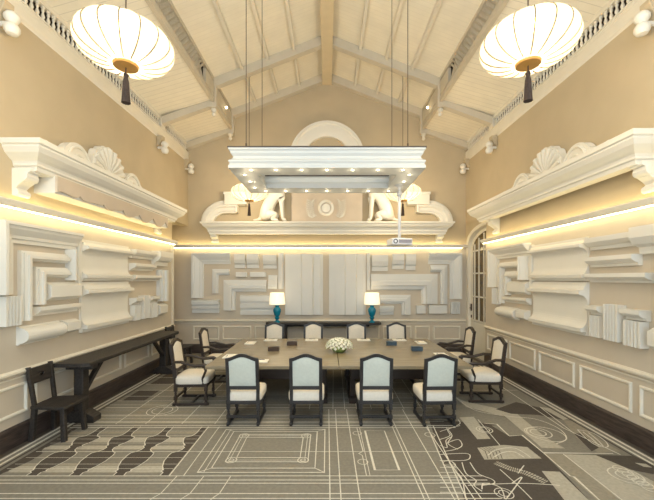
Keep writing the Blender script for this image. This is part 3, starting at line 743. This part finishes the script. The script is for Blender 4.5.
for Wf, g, wn in ((W_left, GW['L'], 'console wall'), (W_right, GW['R'], 'door wall')):
    # angled frames: path runs down the upright after the top bar so that the profile turns inwards
    relief(Wf, [(1.44, 2.93), (0.0, 2.93), (0.0, 2.0)], .26, 'ogee', .17, 'largest outer L-shaped white moulding in the nested frame on the '+wn, g, 'white')
    vb(Wf, 1.24, 1.44, 2.18, 2.665, 'ogee', .17, 'short upright white moulding closing the top bar of the nested frame, '+wn, g)
    relief(Wf, [(1.2, 2.58), (.36, 2.58), (.36, 1.64)], .14, 'step', .12, 'middle thin L-shaped white moulding inside the nested frame on the '+wn, g)
    relief(Wf, [(1.22, 2.37), (.60, 2.37), (.60, 1.84)], .15, 'step', .12, 'innermost small L-shaped white moulding of the nested frame on the '+wn, g)
    hb(Wf, .79, 1.44, 1.88, 2.15, 'block', .13, 'plump white block inside the nested frame on the '+wn, g)
    hb(Wf, .60, 1.46, 1.68, 1.81, 'cap', .12, 'thin white ledge moulding under the plump block on the '+wn, g)
    vb(Wf, .08, .32, 1.60, 1.98, 'flute', .10, 'short fluted upright below the nested frame on the '+wn, g)
    hb(Wf, .34, 1.06, 1.32, 1.57, 'round', .17, 'long rounded white bolster low on the '+wn, g)
    hb(Wf, 1.12, 1.42, 1.36, 1.56, 'block', .13, 'short rounded block beside the long bolster, low on the '+wn, g)
    vb(Wf, 1.47, 1.545, 2.02, 2.88, 'flat', .06, 'narrow flat upright strip between the nested frame and the coved sections, '+wn, g)
    # deep coved cornice pieces
    hb(Wf, 1.56, 2.96, 2.17, 2.86, 'cove', .17, 'big upper coved cornice section in the middle of the '+wn, g)
    hb(Wf, 1.56, 2.96, 1.31, 2.15, 'cove', .17, 'big lower coved cornice section in the middle of the '+wn, g)
    # third group
    hb(Wf, 3.05, 3.86, 2.64, 2.82, 'cap', .16, 'top white ledge moulding beside the coved sections, '+wn, g)
    hb(Wf, 3.90, 4.50, 2.52, 2.86, 'cap', .22, 'heavy projecting cornice stub at the top end of the reliefs, '+wn, g)
    hb(Wf, 3.05, 3.86, 2.38, 2.53, 'cap', .15, 'second white ledge moulding down beside the coved sections, '+wn, g)
    hb(Wf, 3.05, 4.06, 2.15, 2.28, 'cap', .16, 'lowest and longest white ledge moulding beside the coved sections, '+wn, g)
    vb(Wf, 4.12, 4.44, 1.66, 2.42, 'step', .18, 'tall upright moulding at the outer end of the reliefs, '+wn, g, 'white2')
    hb(Wf, 3.06, 3.30, 1.66, 1.80, 'cap', .16, 'small capital over the thin fluted shaft next to the coved section, '+wn, g)
    vb(Wf, 3.09, 3.28, 1.33, 1.65, 'flute', .11, 'thin fluted shaft below the small capital next to the coved section, '+wn, g)
    vb(Wf, 3.38, 3.62, 1.33, 1.84, 'flute', .13, 'taller fluted shaft without capital on the '+wn, g)
    hb(Wf, 3.68, 3.98, 1.66, 1.80, 'cap', .16, 'small capital over the outer fluted shaft on the '+wn, g)
    vb(Wf, 3.70, 3.95, 1.31, 1.65, 'flute', .12, 'outer fluted shaft below its capital on the '+wn, g)
    hb(Wf, 4.06, 4.42, 1.32, 1.60, 'block', .13, 'rounded block under the upright at the outer end of the '+wn, g)
def bx(x): return (x-CX)*10.28/F
def bz(y): return H+(CY-y)*10.28/F
gB = GW['B']
def LB(pts, w_, kind, d, lab, m='white2'): relief(WB, [(bx(x), bz(y)) for x, y in pts], w_, kind, d, lab, gB, m)
def HB(x0, x1, y0, y1, kind, d, lab, m='white2'): hb(WB, bx(x0), bx(x1), bz(y1), bz(y0), kind, d, lab, gB, m)
def VB(x0, x1, y0, y1, kind, d, lab, m='white2'): vb(WB, bx(x0), bx(x1), bz(y1), bz(y0), kind, d, lab, gB, m)
p1 = 10.28/F
LB([(230, 253), (191.7, 253), (191.7, 298)], 11*p1, 'ogee', .15, 'big outer L-shaped moulding on the end wall, console side corner')
LB([(229, 269), (211.5, 269), (211.5, 293.5)], 6*p1, 'step', .09, 'small thin L-shaped moulding inside the big one, end wall console side')
HB(191.7, 218.7, 300, 313, 'bars', .13, 'stepped block under the big L-shaped moulding, end wall console side')
LB([(266, 280), (223, 280), (223, 310.5)], 12*p1, 'step', .13, 'wide L-shaped moulding over the stepped bars, end wall console side')
HB(240, 274, 295, 315, 'bars', .12, 'stack of three stepped bars behind the console-side teal lamp')
HB(234, 245, 254, 268, 'cap', .12, 'first of three small moulded blocks from the console corner, top of end wall')
HB(246.7, 258.5, 254, 268, 'cap', .13, 'second of three small moulded blocks from the console corner, top of end wall')
HB(263, 276.5, 255, 268.5, 'cap', .14, 'third small moulded block from the console corner, above the teal lamp')
HB(235.7, 246.5, 272, 277, 'flat', .10, 'tiny flat bar under the first small block, end wall console side')
HB(250, 265.6, 272, 277, 'flat', .10, 'longer tiny flat bar under the second small block, end wall console side')
HB(268, 277, 275, 289, 'ogee', .12, 'square moulding directly above the console-side lamp shade')
VB(278, 283.5, 253, 289, 'step', .10, 'narrow upright strip edging the console-side tall slab')
VB(285, 323, 254, 315, 'step', .12, 'tall broad upright slab in the middle of the end wall, console-side one')
VB(329, 366, 254, 315, 'step', .12, 'tall broad upright slab in the middle of the end wall, door-side one')
VB(367, 370.5, 253, 290, 'step', .09, 'narrow upright strip edging the door-side tall slab')
HB(372, 388, 255, 271, 'cap', .14, 'moulded block above the door-side lamp shade, beside the tall slab')
HB(392.6, 404, 254, 269, 'cap', .13, 'first of two small moulded blocks behind the projector, nearer the tall slab')
HB(406, 416, 254, 270, 'cap', .12, 'second of two small moulded blocks behind the projector, nearer the door')
LB([(438, 304), (438, 274), (371, 274)], 16*p1, 'step', .13, 'very wide L-shaped moulding on the end wall below the projector')
LB([(448, 304), (448, 265), (431, 265)], 7*p1, 'step', .11, 'narrow L-shaped moulding between the two wide ones, end wall door side')
LB([(461.7, 299), (461.7, 253), (429, 253)], 11*p1, 'ogee', .15, 'big outer L-shaped moulding on the end wall, door side corner')
LB([(411, 315), (411, 295), (380, 295)], 9*p1, 'step', .11, 'low L-shaped moulding beside the door-side teal lamp')
HB(380, 394, 306, 315, 'bars', .11, 'short stepped bar tucked inside the low L-shaped moulding by the lamp')
HB(416.6, 425.6, 305.5, 314, 'flat', .11, 'small square block low on the end wall, door side')
HB(429, 447, 305.5, 314, 'flat', .11, 'wide low block on the end wall, next to the small square block')
VB(451, 460, 302, 314, 'flute', .11, 'small fluted upright block low in the end wall corner beside the door')

# ================================================================== LANTERNS
def lantern(loc, ztop, lab, src=None):
    if src: return dup_l(src, loc, ztop, lab)
    t = thing('paper_lantern', loc, lab, 'pendant lamp', 'round glowing ceiling lanterns')
    R, hh = .465, .21
    n = 16
    prof = []
    for i in range(15):
        a = -PI/2+.28+(PI-.56)*i/14
        prof.append((R*math.cos(a)**.8, hh*math.sin(a)))
    b = MB(); b.lathe(prof, n=64, wave=.045, nw=n); b.build('silk_shade', M['lantern'], t, smooth=60)
    b = MB()
    for k in range(n):
        a = 2*PI*k/n
        b.tube([((r*.974+.002)*math.cos(a), (r*.974+.002)*math.sin(a), z*1.01) for r, z in prof], .006, 5)
    b.build('rib', M['rib'], t)
    nm = 'lantern_lamp' if loc[1] < 6 else 'lantern_lamp_rear'
    ld = bpy.data.lights.get(nm) or bpy.data.lights.new(nm, 'POINT')
    ld.energy = LANTERN_W*(1.0 if loc[1] < 6 else .65); ld.color = WARM; ld.shadow_soft_size = .12
    lo = bpy.data.objects.new('lantern_lamp', ld); COL.objects.link(lo); lo.parent = t
    b = MB(); b.lathe([(0, -hh-.015), (.115, -hh-.01), (.12, -hh+.02), (.08, -hh+.03)], n=28); b.build('gold_cap', M['gold'], t, smooth=True)
    b = MB(); b.lathe([(.08, hh-.02), (.10, hh), (.04, hh+.04), (0, hh+.04)], n=20); b.build('top_cap', M['gold'], t, smooth=True)
    b = MB(); b.tube([(0, 0, -hh-.015), (0, 0, -hh-.08)], .006); b.lathe([(0, -.07), (.018, -.075), (.025, -.10), (.02, -.12), (.03, -.16), (.042, -.36), (.046, -.38), (0, -.38)], c=(0, 0, -hh), n=20, wave=.12, nw=10); b.build('tassel', M['tassel'], t, smooth=True)
    b = MB(); b.tube([(0, 0, hh+.03), (0, 0, ztop-loc[2])], .007); b.lathe([(0, -.06), (.035, -.05), (.045, 0), (.0, .0)], c=(0, 0, ztop-loc[2]), n=14); b.build('cable', M['cable'], t, smooth=True)
    return t
def zceil(x): return ZS1+(XS-abs(x))*sl
for x, y, z, lab in ((-2.08, 3.62, 4.61, 'large glowing ribbed lantern hanging over the console side, nearer the camera'),
                     (2.08, 3.62, 4.63, 'large glowing ribbed lantern hanging over the door side, nearer the camera'),
                     (-2.0, 9.0, 4.42, 'glowing lantern hanging by the end wall, behind the frame on the console side'),
                     (1.95, 9.0, 4.42, 'glowing lantern hanging by the end wall, behind the projector pole')):
    lantern((x, y, z), zceil(x)-.02, lab)

# ================================================================== HANGING MOULDED FRAME over the table
FX, FY0, FY1, FZ = 1.52, 5.38, 6.96, 3.91
t = thing('hanging_light_frame', (0, (FY0+FY1)/2, FZ), 'white rectangular moulded light frame hung on cables above the conference table', 'light fitting')
ym = (FY0+FY1)/2; hy = (FY1-FY0)/2
pr = [(0.0, 0), (.0, .045), (.012, .055), (.012, .07), (.02, .075), (.0, .10), (.0, .12), (.03, .14), (.055, .165), (.06, .20), (.03, .235), (.02, .27), (.0, .29), (.0, .315), (.10, .315),
      (.30, .25), (.36, .225), (.36, .21), (.345, .19), (.345, .12), (.38, .08), (.38, 0)]
def ringsweep(mb, prof, mi=0):
    P = [(-FX, -hy), (FX, -hy), (FX, hy), (-FX, hy)]; k = len(prof); vs = []
    for (x, y) in P:
        sx, sy = (1 if x < 0 else -1), (1 if y < 0 else -1)
        for o_, h_ in prof: vs.append((x+sx*o_, y+sy*o_, h_))
    fs = [(i*k+j, i*k+(j+1) % k, ((i+1) % 4)*k+(j+1) % k, ((i+1) % 4)*k+j) for i in range(4) for j in range(k)]
    mb.add(vs, fs, mi)
b = MB(); ringsweep(b, pr); b.build('moulding', M['frame'], t)
b = MB(); ringsweep(b, [(-.012, .315), (-.012, .332), (.10, .332), (.39, .262), (.39, .225), (.36, .225), (.10, .316)]); b.build('top_cap', M['cap'], t)
def frame_bulb(x, y):
    b = MB(); b.lathe([(0, -.006), (.02, -.006), (.023, .004), (0, .004)], n=14); o = b.build('downlight', M['bulb'], t); o.location = (x, y-ym, 0)
    return o
spots = [(x, yy) for yy in (5.49, 6.80) for x in (-1.19, -.8, -.4, 0, .4, .8, 1.19)] + [(s*1.35, yy) for s in (-1, 1) for yy in (5.74, 6.14, 6.55)]
src = None
for i, (x, y) in enumerate(spots):
    if src is None: src = frame_bulb(x, y)
    else:
        o = src.copy(); COL.objects.link(o); o.parent = t; o.location = (x, y-ym, 0)
    pd = bpy.data.lights.get('downlight_glow') or bpy.data.lights.new('downlight_glow', 'POINT')
    pd.energy = 0.4; pd.color = WARM; pd.shadow_soft_size = .02
    po = bpy.data.objects.new('downlight_glow', pd); COL.objects.link(po); po.parent = t; po.location = (x, y-ym, -.10)
    if i % 2 == 0:
        ld = bpy.data.lights.get('downlight_beam') or bpy.data.lights.new('downlight_beam', 'SPOT')
        ld.energy = SPOT_W*2; ld.color = WARM; ld.spot_size = math.radians(95); ld.spot_blend = .6; ld.shadow_soft_size = .04
        lo = bpy.data.objects.new('downlight_beam', ld); COL.objects.link(lo); lo.parent = t; lo.location = (x, y-ym, -.02)
for x in (-1.27, 1.27):
    for y, top in ((5.5, zceil(1.27)), (6.85, zceil(1.27))):
        b = MB(); b.tube([(x, y-ym, .33), (x, y-ym, top-FZ)], .006); b.tube([(x, y-ym, .36), (x, y-ym, .42)], .014); b.lathe([(0, -.05), (.03, -.04), (.035, 0), (0, 0)], c=(x, y-ym, top-FZ), n=12)
        b.build('cable', M['cable'], t, smooth=True)
# projector
t = thing('projector', (1.32, 6.38, 2.81), 'white ceiling projector on a grey pole below the hanging light frame', 'projector', rz=.15)
t.scale = (1.12, 1.12, 1.12)
b = MB(); b.box(-.17, .17, -.14, .14, 0, .105); b.build('body', M['projector'], t, bevel=.015, seg=3)
b = MB(); b.box(-.06, .15, -.15, -.13, .03, .085)
for i in range(6): b.box(-.06, .15, -.153, -.13, .032+i*.009, .036+i*.009)
b.build('grille', M['grille'], t)
b = MB(); b.lathe([(.03, 0), (.036, .012), (.024, .012), (.024, .004), (0, .005)], c=(0, 0, 0), n=20, T=Matrix.Translation((-.115, -.135, .055)) @ Matrix.Rotation(PI/2, 4, 'X')); b.build('lens', M['lens'], t, smooth=True)
b = MB(); b.box(-.07, .07, -.07, .07, .105, .12); b.tube([(0, 0, .12), (0, 0, .98)], .026, 12); b.lathe([(.03, 0), (.045, .02), (.045, .06), (.03, .08)], c=(0, 0, .80), n=16); b.lathe([(.03, .0), (.07, .03), (.07, .04)], c=(0, 0, .94), n=16); b.build('pole', M['pole'], t, smooth=30)

# ================================================================== CONFERENCE TABLE
TX0, TX1, TY0, TY1, TZ = -2.02, 2.42, 5.79, 8.46, .76
tc_ = ((TX0+TX1)/2, (TY0+TY1)/2)
t = thing('conference_table', (tc_[0], tc_[1], 0), 'large rectangular brown wooden conference table with dark base', 'table')
hx, hyy = (TX1-TX0)/2, (TY1-TY0)/2
for sx in (-1, 1):
    for (ya, yb) in ((-hyy, .14), (.148, hyy)):
        b = MB(); b.box(*sorted((sx*.004, sx*hx)), ya, yb, TZ-.055, TZ); b.build('tabletop_section', M['table'], t, bevel=.006)
for sx in (-1, 1):
    b = MB(); b.box(*sorted((sx*.22, sx*(hx-.45))), -hyy+.42, -hyy+.50, .42, TZ-.056); b.build('apron', M['tabledark'], t, bevel=.008)
    b = MB(); b.box(*sorted((sx*.22, sx*(hx-.45))), hyy-.50, hyy-.42, .42, TZ-.056); b.build('apron', M['tabledark'], t, bevel=.008)
    for xx in (.26, hx-.55):
        b = MB(); x = sx*xx
        b.box(x-.06, x+.06, -hyy+.38, hyy-.38, TZ-.17, TZ-.056); b.box(x-.05, x+.05, -hyy+.55, -hyy+.75, .08, TZ-.17); b.box(x-.05, x+.05, hyy-.75, hyy-.55, .08, TZ-.17)
        b.box(x-.07, x+.07, -hyy+.38, hyy-.38, 0, .09); b.build('leg', M['tabledark'], t, bevel=.01)
# things on the table
def desk_box(x, y, m, lab, rz=0):
    t = thing('desk_box', (x, y, TZ), lab, 'box', None, rz)
    b = MB(); b.box(-.11, .11, -.055, .055, 0, .075); b.build('body', M[m], t, bevel=.006)
    b = MB(); b.box(-.108, .108, -.054, .054, .077, .088); b.build('lid', M[m], t, bevel=.004)
desk_box(-1.07, 7.02, 'brownbox', 'small dark brown box on the table, behind the first front chair from the console')
desk_box(-.76, 7.62, 'brownbox', 'small dark brown box on the table, farther in behind the other brown one')
desk_box(1.40, 7.62, 'bluebox', 'small blue-grey box on the table, the farther of the blue pair')
desk_box(1.80, 7.02, 'bluebox', 'small blue-grey box on the table, the nearer of the blue pair')
pad0 = None
for x, y, rz, lab in ((-1.32, 8.24, 0, 'white notepad before the first far chair from the console side'),
                      (-.36, 8.24, 0, 'white notepad before the second far chair from the console side'),
                      (.86, 8.24, 0, 'white notepad before the third far chair from the console side'),
                      (1.70, 8.24, 0, 'white notepad before the far chair closest to the glazed door'),
                      (-1.72, 7.86, PI/2, 'white notepad before the farther armchair on the console side'),
                      (-1.80, 6.50, PI/2, 'white notepad before the nearer armchair on the console side'),
                      (2.12, 7.92, PI/2, 'white notepad before the farther armchair on the door side'),
                      (2.16, 6.62, PI/2, 'white notepad before the nearer armchair on the door side'),
                      (-1.18, 6.12, 0, 'white notepad half hidden behind the first front chair back')):
    if pad0 is None:
        pad0 = thing('notepad', (x, y, TZ), lab, 'notepad', 'notepads on the conference table', rz)
        b = MB(); b.box(-.15, .15, -.105, .105, 0, .014); b.build('sheets', M['paper'], pad0)
        b = MB(); b.tube([(-.06, .05, .019), (.08, .06, .019)], .005, 8); b.build('pen', M['pen'], pad0)
    else: dup(pad0, (x, y, TZ), rz, lab)
# flowers
t = thing('flower_arrangement', (.24, 6.92, TZ), 'low round arrangement of white flowers on the middle of the table', 'flowers')
b = MB(); b.lathe([(0, 0), (.09, 0), (.13, .03), (.15, .07), (.14, .07), (.0, .05)], n=24); b.build('bowl', M['leaf'], t, smooth=True)
b = MB()
for i in range(110):
    a = random.uniform(0, 2*PI); e = random.uniform(-.15, 1.2); r = random.uniform(.9, 1.1)
    c = Vector((.25*r*math.cos(a)*math.cos(e), .22*r*math.sin(a)*math.cos(e), .09+.15*r*math.sin(e)))
    d = Vector((math.cos(a), math.sin(a), random.uniform(-.4, .6))).normalized(); q = d.cross(Vector((0, 0, 1))).normalized()
    b.add([c-d*.02, c+q*.014, c+d*.055, c-q*.014, c+Vector((0, 0, .008))], [(0, 1, 4), (1, 2, 4), (2, 3, 4), (3, 0, 4)])
b.build('foliage', M['leaf'], t)
bl = MB()
for k in range(6):
    a = 2*PI*k/6
    bl.add([(0, 0, .004), (.022*math.cos(a-.45), .022*math.sin(a-.45), .016), (.038*math.cos(a), .038*math.sin(a), .022), (.022*math.cos(a+.45), .022*math.sin(a+.45), .016)], [(0, 1, 2, 3)])
bl.lathe([(0, -.012), (.014, -.006), (.018, .008), (.012, .018), (0, .022)], n=8)
bsrc = None
for i in range(84):
    g = (i+.5)/84; e = math.asin(1-g*1.02); a = i*2.39996
    c = (.25*math.cos(a)*math.cos(e), .21*math.sin(a)*math.cos(e), .10+.165*math.sin(e))
    if bsrc is None: o = bsrc = bl.build('blossom', M['petal'], t, smooth=True)
    else: o = bsrc.copy(); COL.objects.link(o); o.parent = t
    o.location = c; o.rotation_euler = (0, (PI/2-e), a)

# ================================================================== CHAIRS
def chair(arms):
    W_ = M['armwood'] if arms else M['chairwood']
    t = thing('armchair' if arms else 'dining_chair', (0, 0, 0), 'x', 'chair')
    hw, yb, yf = .245, -.25, .25
    def ly(z): return yb - (max(0, z-.45))*.14
    # back frame
    n = 24
    def top(x): return 1.025+.07*math.cos(PI*x/(2*hw))**2 if abs(x) <= hw else 1.025
    def rim(x0, z0): return [(-x0, z0)]+[(-x0+2*x0*i/n, top((-x0+2*x0*i/n))-(hw-x0)*1.05) for i in range(n+1)]+[(x0, z0)]
    fr = lambda p, q, a: (p, ly(q)+a, q)
    O, I = rim(hw, .40), rim(hw-.048, .60)
    b = MB(); k = len(O)
    vs = [fr(p, q, -.022) for p, q in O]+[fr(p, q, -.022) for p, q in I]+[fr(p, q, .022) for p, q in O]+[fr(p, q, .022) for p, q in I]
    fs = []
    for i in range(k-1):
        fs += [(i, i+1, k+i+1, k+i), (2*k+i, 3*k+i, 3*k+i+1, 2*k+i+1), (i, 2*k+i, 2*k+i+1, i+1), (k+i, k+i+1, 3*k+i+1, 3*k+i)]
    b.add(vs, fs)
    for s in (-1, 1): b.box(s*(hw-.024)-.024, s*(hw-.024)+.024, yb-.022, yb+.022, .34, .62)
    b.box(-hw+.02, hw-.02, ly(.58)-.02, ly(.58)+.02, .545, .60)
    b.build('back_frame', W_, t)
    # upholstered panel, bulging front and back
    def cushion(side, m, nm):
        b = MB(); nx, nz = 10, 14; vs = []
        x0 = hw-.044
        for j in range(nz+1):
            for i in range(nx+1):
                x = -x0+2*x0*i/nx; z0, z1 = .595, top(x)-.044*1.05-.0
                z = z0+(z1-z0)*j/nz
                e = (1-abs(2*i/nx-1)**4)*(1-abs(2*j/nz-1)**4)
                vs.append((x, ly(z)+side*(.012+.022*e), z))
        fs = [(j*(nx+1)+i, j*(nx+1)+i+1, (j+1)*(nx+1)+i+1, (j+1)*(nx+1)+i) for j in range(nz) for i in range(nx)]
        # close against the mid plane
        base = len(vs); vs2 = [(x, ly(z), z) for x, y, z in vs]
        m_ = len(vs); allv = vs+vs2
        rimi = [i for i in range(nx+1)]+[(j+1)*(nx+1)-1 for j in range(1, nz+1)]+[nz*(nx+1)+i for i in range(nx-1, -1, -1)]+[j*(nx+1) for j in range(nz-1, 0, -1)]
        for a in range(len(rimi)):
            c = rimi[(a+1) % len(rimi)]; fs.append((rimi[a], c, m_+c, m_+rimi[a]))
        b.add(allv, fs); b.build(nm, m, t, smooth=50)
    cushion(1, M['linen'], 'backrest'); cushion(-1, M['linenback'], 'back_panel')
    # seat
    b = MB(); nx = 10; vs = []; hs = .265
    prof = [(1.0, .365), (1.03, .385), (1.03, .46), (.97, .49), (.80, .507), (.4, .515)]
    ring = []
    m = 32
    for g, z in prof:
        for i in range(m):
            a = 2*PI*i/m; c, s_ = math.cos(a), math.sin(a)
            sx = math.copysign(abs(c)**.28, c); sy = math.copysign(abs(s_)**.28, s_)
            vs.append((hs*g*sx, .015+.27*g*sy, z))
    fs = [(r*m+i, r*m+(i+1) % m, (r+1)*m+(i+1) % m, (r+1)*m+i) for r in range(len(prof)-1) for i in range(m)]
    fs += [tuple(range(m-1, -1, -1)), tuple((len(prof)-1)*m+i for i in range(m))]
    b.add(vs, fs); b.build('seat', M['linen'], t, smooth=60)
    b = MB(); b.box(-.262, .262, -.262, .28, .315, .37); b.build('seat_rail', W_, t, bevel=.006)
    for sx in (-1, 1):
        for y, nm in ((yf, 'f'), (yb, 'b')):
            x = sx*(hw-.02)
            b = MB(); b.box(x-.024, x+.024, y-.024, y+.024, .24, .33); b.box(x-.024, x+.024, y-.024, y+.024, .10, .16); b.box(x-.024, x+.024, y-.024, y+.024, .0, .045)
            b.lathe([(.02, .155), (.024, .17), (.016, .18), (.022, .205), (.016, .23), (.022, .245)], c=(x, y, 0), n=10)
            b.lathe([(.02, .04), (.015, .055), (.022, .075), (.02, .105)], c=(x, y, 0), n=10); b.build('leg', W_, t, smooth=35)
        b = MB(); b.box(sx*(hw-.02)-.02, sx*(hw-.02)+.02, yb-.05, yf+.05, 0.0, .042); b.build('runner', W_, t, bevel=.008)
    b = MB(); b.box(-hw+.03, hw-.03, yb-.015, yb+.015, .115, .15); b.build('stretcher', W_, t, bevel=.004)
    b = MB(); b.box(-hw+.03, hw-.03, -.018, .018, .012, .04); b.build('stretcher', W_, t, bevel=.004)
    if arms:
        for sx in (-1, 1):
            b = MB(); x = sx*.245
            P = [(x, ly(.73)+.01, .73), (x+sx*.01, -.15, .735), (x+sx*.022, -.03, .70), (x+sx*.028, .08, .67), (x+sx*.03, .17, .68), (x+sx*.03, .24, .685), (x+sx*.03, .275, .665), (x+sx*.03, .28, .635), (x+sx*.03, .255, .62)]
            b.tube(P, .02, 10, radii=[.021, .025, .026, .027, .028, .03, .03, .026, .018])
            b.build('arm', W_, t, smooth=True)
            b = MB()
            P = [(x, .21, .36), (x+sx*.01, .20, .45), (x+sx*.025, .235, .53), (x+sx*.028, .26, .59), (x+sx*.03, .235, .66)]
            b.tube(P, .02, 10, radii=[.024, .021, .02, .022, .02]); b.build('arm_support', W_, t, smooth=True)
    return t
side = chair(False); arm = chair(True); arm.scale = (1.04, 1.04, 1.04)
NEAR = ((-1.26, 5.52, .0, 'first from the console side'), (-.315, 5.52, .0, 'second from the console side'), (.735, 5.52, .0, 'third from the console side'), (1.675, 5.50, .03, 'the one closest to the glazed door'))
usedc = False
for x, y, rz, w_ in NEAR:
    lab = 'dark chair with pale linen back to the camera, %s' % w_
    if not usedc: side.location = (x, y, 0); side.rotation_euler = (0, 0, rz); side['label'] = lab; side['group'] = 'chairs along the front of the table'; usedc = True
    else: dup(side, (x, y, 0), rz, lab, 'chairs along the front of the table')
for x, w_ in ((-1.34, 'first from the console side'), (-.35, 'second from the console side'), (.75, 'third from the console side'), (1.77, 'the one closest to the glazed door')):
    dup(side, (x, 8.62, 0), PI, 'cream chair behind the far table edge, %s' % w_, 'chairs along the far edge of the table')
for i, (x, y, rz, lab) in enumerate(((-2.38, 6.32, -PI/2+.05, 'dark armchair with cream seat at the console end of the table, nearer the camera'),
                      (-2.36, 7.66, -PI/2+.03, 'dark armchair with cream seat at the console end of the table, nearer the end wall'),
                      (2.84, 6.46, PI/2-.04, 'dark armchair with cream seat at the door end of the table, nearer the camera'),
                      (2.86, 7.82, PI/2-.03, 'dark armchair with cream seat at the door end of the table, nearer the door'))):
    if i == 0: arm.location = (x, y, 0); arm.rotation_euler = (0, 0, rz); arm['label'] = lab; arm['group'] = 'armchairs at the table ends'
    else: dup(arm, (x, y, 0), rz, lab)

# ================================================================== RUSTIC FURNITURE by the wall
def console(name, loc, L, dp, hgt, lab, rz, post, inset, brace=True):
    """length along local Y, back at local x=0"""
    t = thing(name, loc, lab, 'console table', None, rz)
    c = .07
    b = MB(); b.prism([(0, -L/2), (dp-c, -L/2), (dp, -L/2+c), (dp, L/2-c), (dp-c, L/2), (0, L/2)], lambda p, q, a: (p, q, a), hgt-.06, hgt); b.build('top', M['rustic'], t, bevel=.008)
    for s in (-1, 1):
        y = s*(L/2-inset)
        b = MB(); b.box(dp/2-post/2-.02, dp/2+post/2-.02, y-post/2, y+post/2, .10, hgt-.12); b.build('post', M['rustic'], t, bevel=.012)
        b = MB(); b.box(.03, dp-.06, y-post*.5, y+post*.5, hgt-.14, hgt-.06); b.build('bearer', M['rustic'], t, bevel=.01)
        b = MB(); f = lambda p, q, a: (p, a, q)
        b.prism([(.03, 0), (dp-.02, 0), (dp-.02, .09), (dp*.68, .17), (dp*.26, .17), (.03, .09)], f, y-post*.65, y+post*.65); b.build('foot', M['rustic'], t, bevel=.01)
        if not brace: continue
        b = MB(); b.bar((dp/2-.02, y-s*.04, .42), (dp/2-.02, y-s*.52, hgt-.07), post*.45, post*.5, up=(1, 0, 0)); b.build('brace', M['rustic'], t, bevel=.006)
    b = MB(); b.box(dp/2-.06, dp/2+.02, -L/2+inset*.6, L/2-inset*.6, hgt-.13, hgt-.06); b.build('rail', M['rustic'], t)
    return t
console('console_table', (-XW+.09, 6.80, 0), 3.28, .50, .95, 'long dark rustic trestle console standing along the side wall', 0, .145, .27)
console('console_table', (-.10, D-.06, 0), 3.30, .42, .955, 'dark trestle console against the end wall carrying the teal lamps', -PI/2, .10, .55, False)
def plank_chair(loc, lab, src=None):
    if src: return dup(src, loc, 0, lab)
    t = thing('plank_chair', loc, lab, 'chair', 'dark plank chairs by the wall console')
    # faces +X, back posts at x=0
    R_ = M['rustic']
    b = MB(); hw = .23
    pts = [(-.02, -hw+.02), (.10, -hw+.0), (.40, -hw-.03), (.47, -hw-.02), (.49, 0), (.47, hw+.02), (.40, hw+.03), (.10, hw), (-.02, hw-.02)]
    b.prism(pts, lambda p, q, a: (p, q, a), .44, .485); b.build('seat', R_, t, bevel=.012)
    for s in (-1, 1):
        b = MB(); b.bar((-.01, s*.19, 0), (.02, s*.175, .46), .055, .06, up=(1, 0, 0)); b.bar((.02, s*.175, .46), (-.06, s*.19, 1.0), .045, .05, up=(1, 0, 0)); b.build('back_post', R_, t, bevel=.006)
        b = MB(); b.bar((.44, s*.20, 0), (.40, s*.17, .45), .06, .06, up=(1, 0, 0)); b.build('leg', R_, t, bevel=.008)
    b = MB(); n = 24; hole = [(.045*math.cos(2*PI*i/n), .878+.026*math.sin(2*PI*i/n)) for i in range(n)]
    out = []
    for i in range(n):
        a = 2*PI*i/n; c, s_ = math.cos(a), math.sin(a); k = 1/max(abs(c)/.215, abs(s_)/.105)
        out.append((k*c, .875+k*s_))
    ring = lambda P, a: [(-.042-.15*(z-.9)+a, y, z) for y, z in P]
    vs = ring(out, -.016)+ring(hole, -.016)+ring(out, .016)+ring(hole, .016); fs = []
    for i in range(n):
        j = (i+1) % n
        fs += [(i, j, n+j, n+i), (2*n+i, 3*n+i, 3*n+j, 2*n+j), (i, 2*n+i, 2*n+j, j), (n+i, n+j, 3*n+j, 3*n+i)]
    b.add(vs, fs); b.build('back_rail', R_, t)
    return t
pc = plank_chair((-3.99, 4.93, 0), 'dark plank chair with an oval hole in its back, near end of the side console')
plank_chair((-3.99, 8.98, 0), 'dark plank chair half hidden past the far end of the side console', pc)

# ================================================================== TABLE LAMPS
lp = None
for x, lab in ((-1.43, 'teal vase table lamp on the end wall console, on the console-wall side'), (1.29, 'teal vase table lamp on the end wall console, on the door side')):
    if lp is None:
        lp = thing('table_lamp', (x, 10.04, .955), lab, 'lamp', 'teal lamps on the end wall console')
        b = MB(); b.lathe([(0, 0), (.09, 0), (.09, .03), (.05, .05), (.045, .09), (.07, .12), (.075, .14), (.05, .16), (.085, .22), (.11, .31), (.115, .36), (.09, .42), (.055, .44), (.055, .46), (.075, .49), (.04, .50), (0, .50)], n=28); b.build('vase', M['teal'], lp, smooth=True)
        b = MB(); b.tube([(0, 0, .49), (0, 0, .62)], .012); b.build('stem', M['brass'], lp)
        b = MB(); b.lathe([(.225, .52), (.225, .525), (.20, .85), (.198, .85), (.222, .525)], n=32)
        b.build('shade', M['shade'], lp, smooth=True)
    else: dup(lp, (x, 10.04, .955), 0, lab)
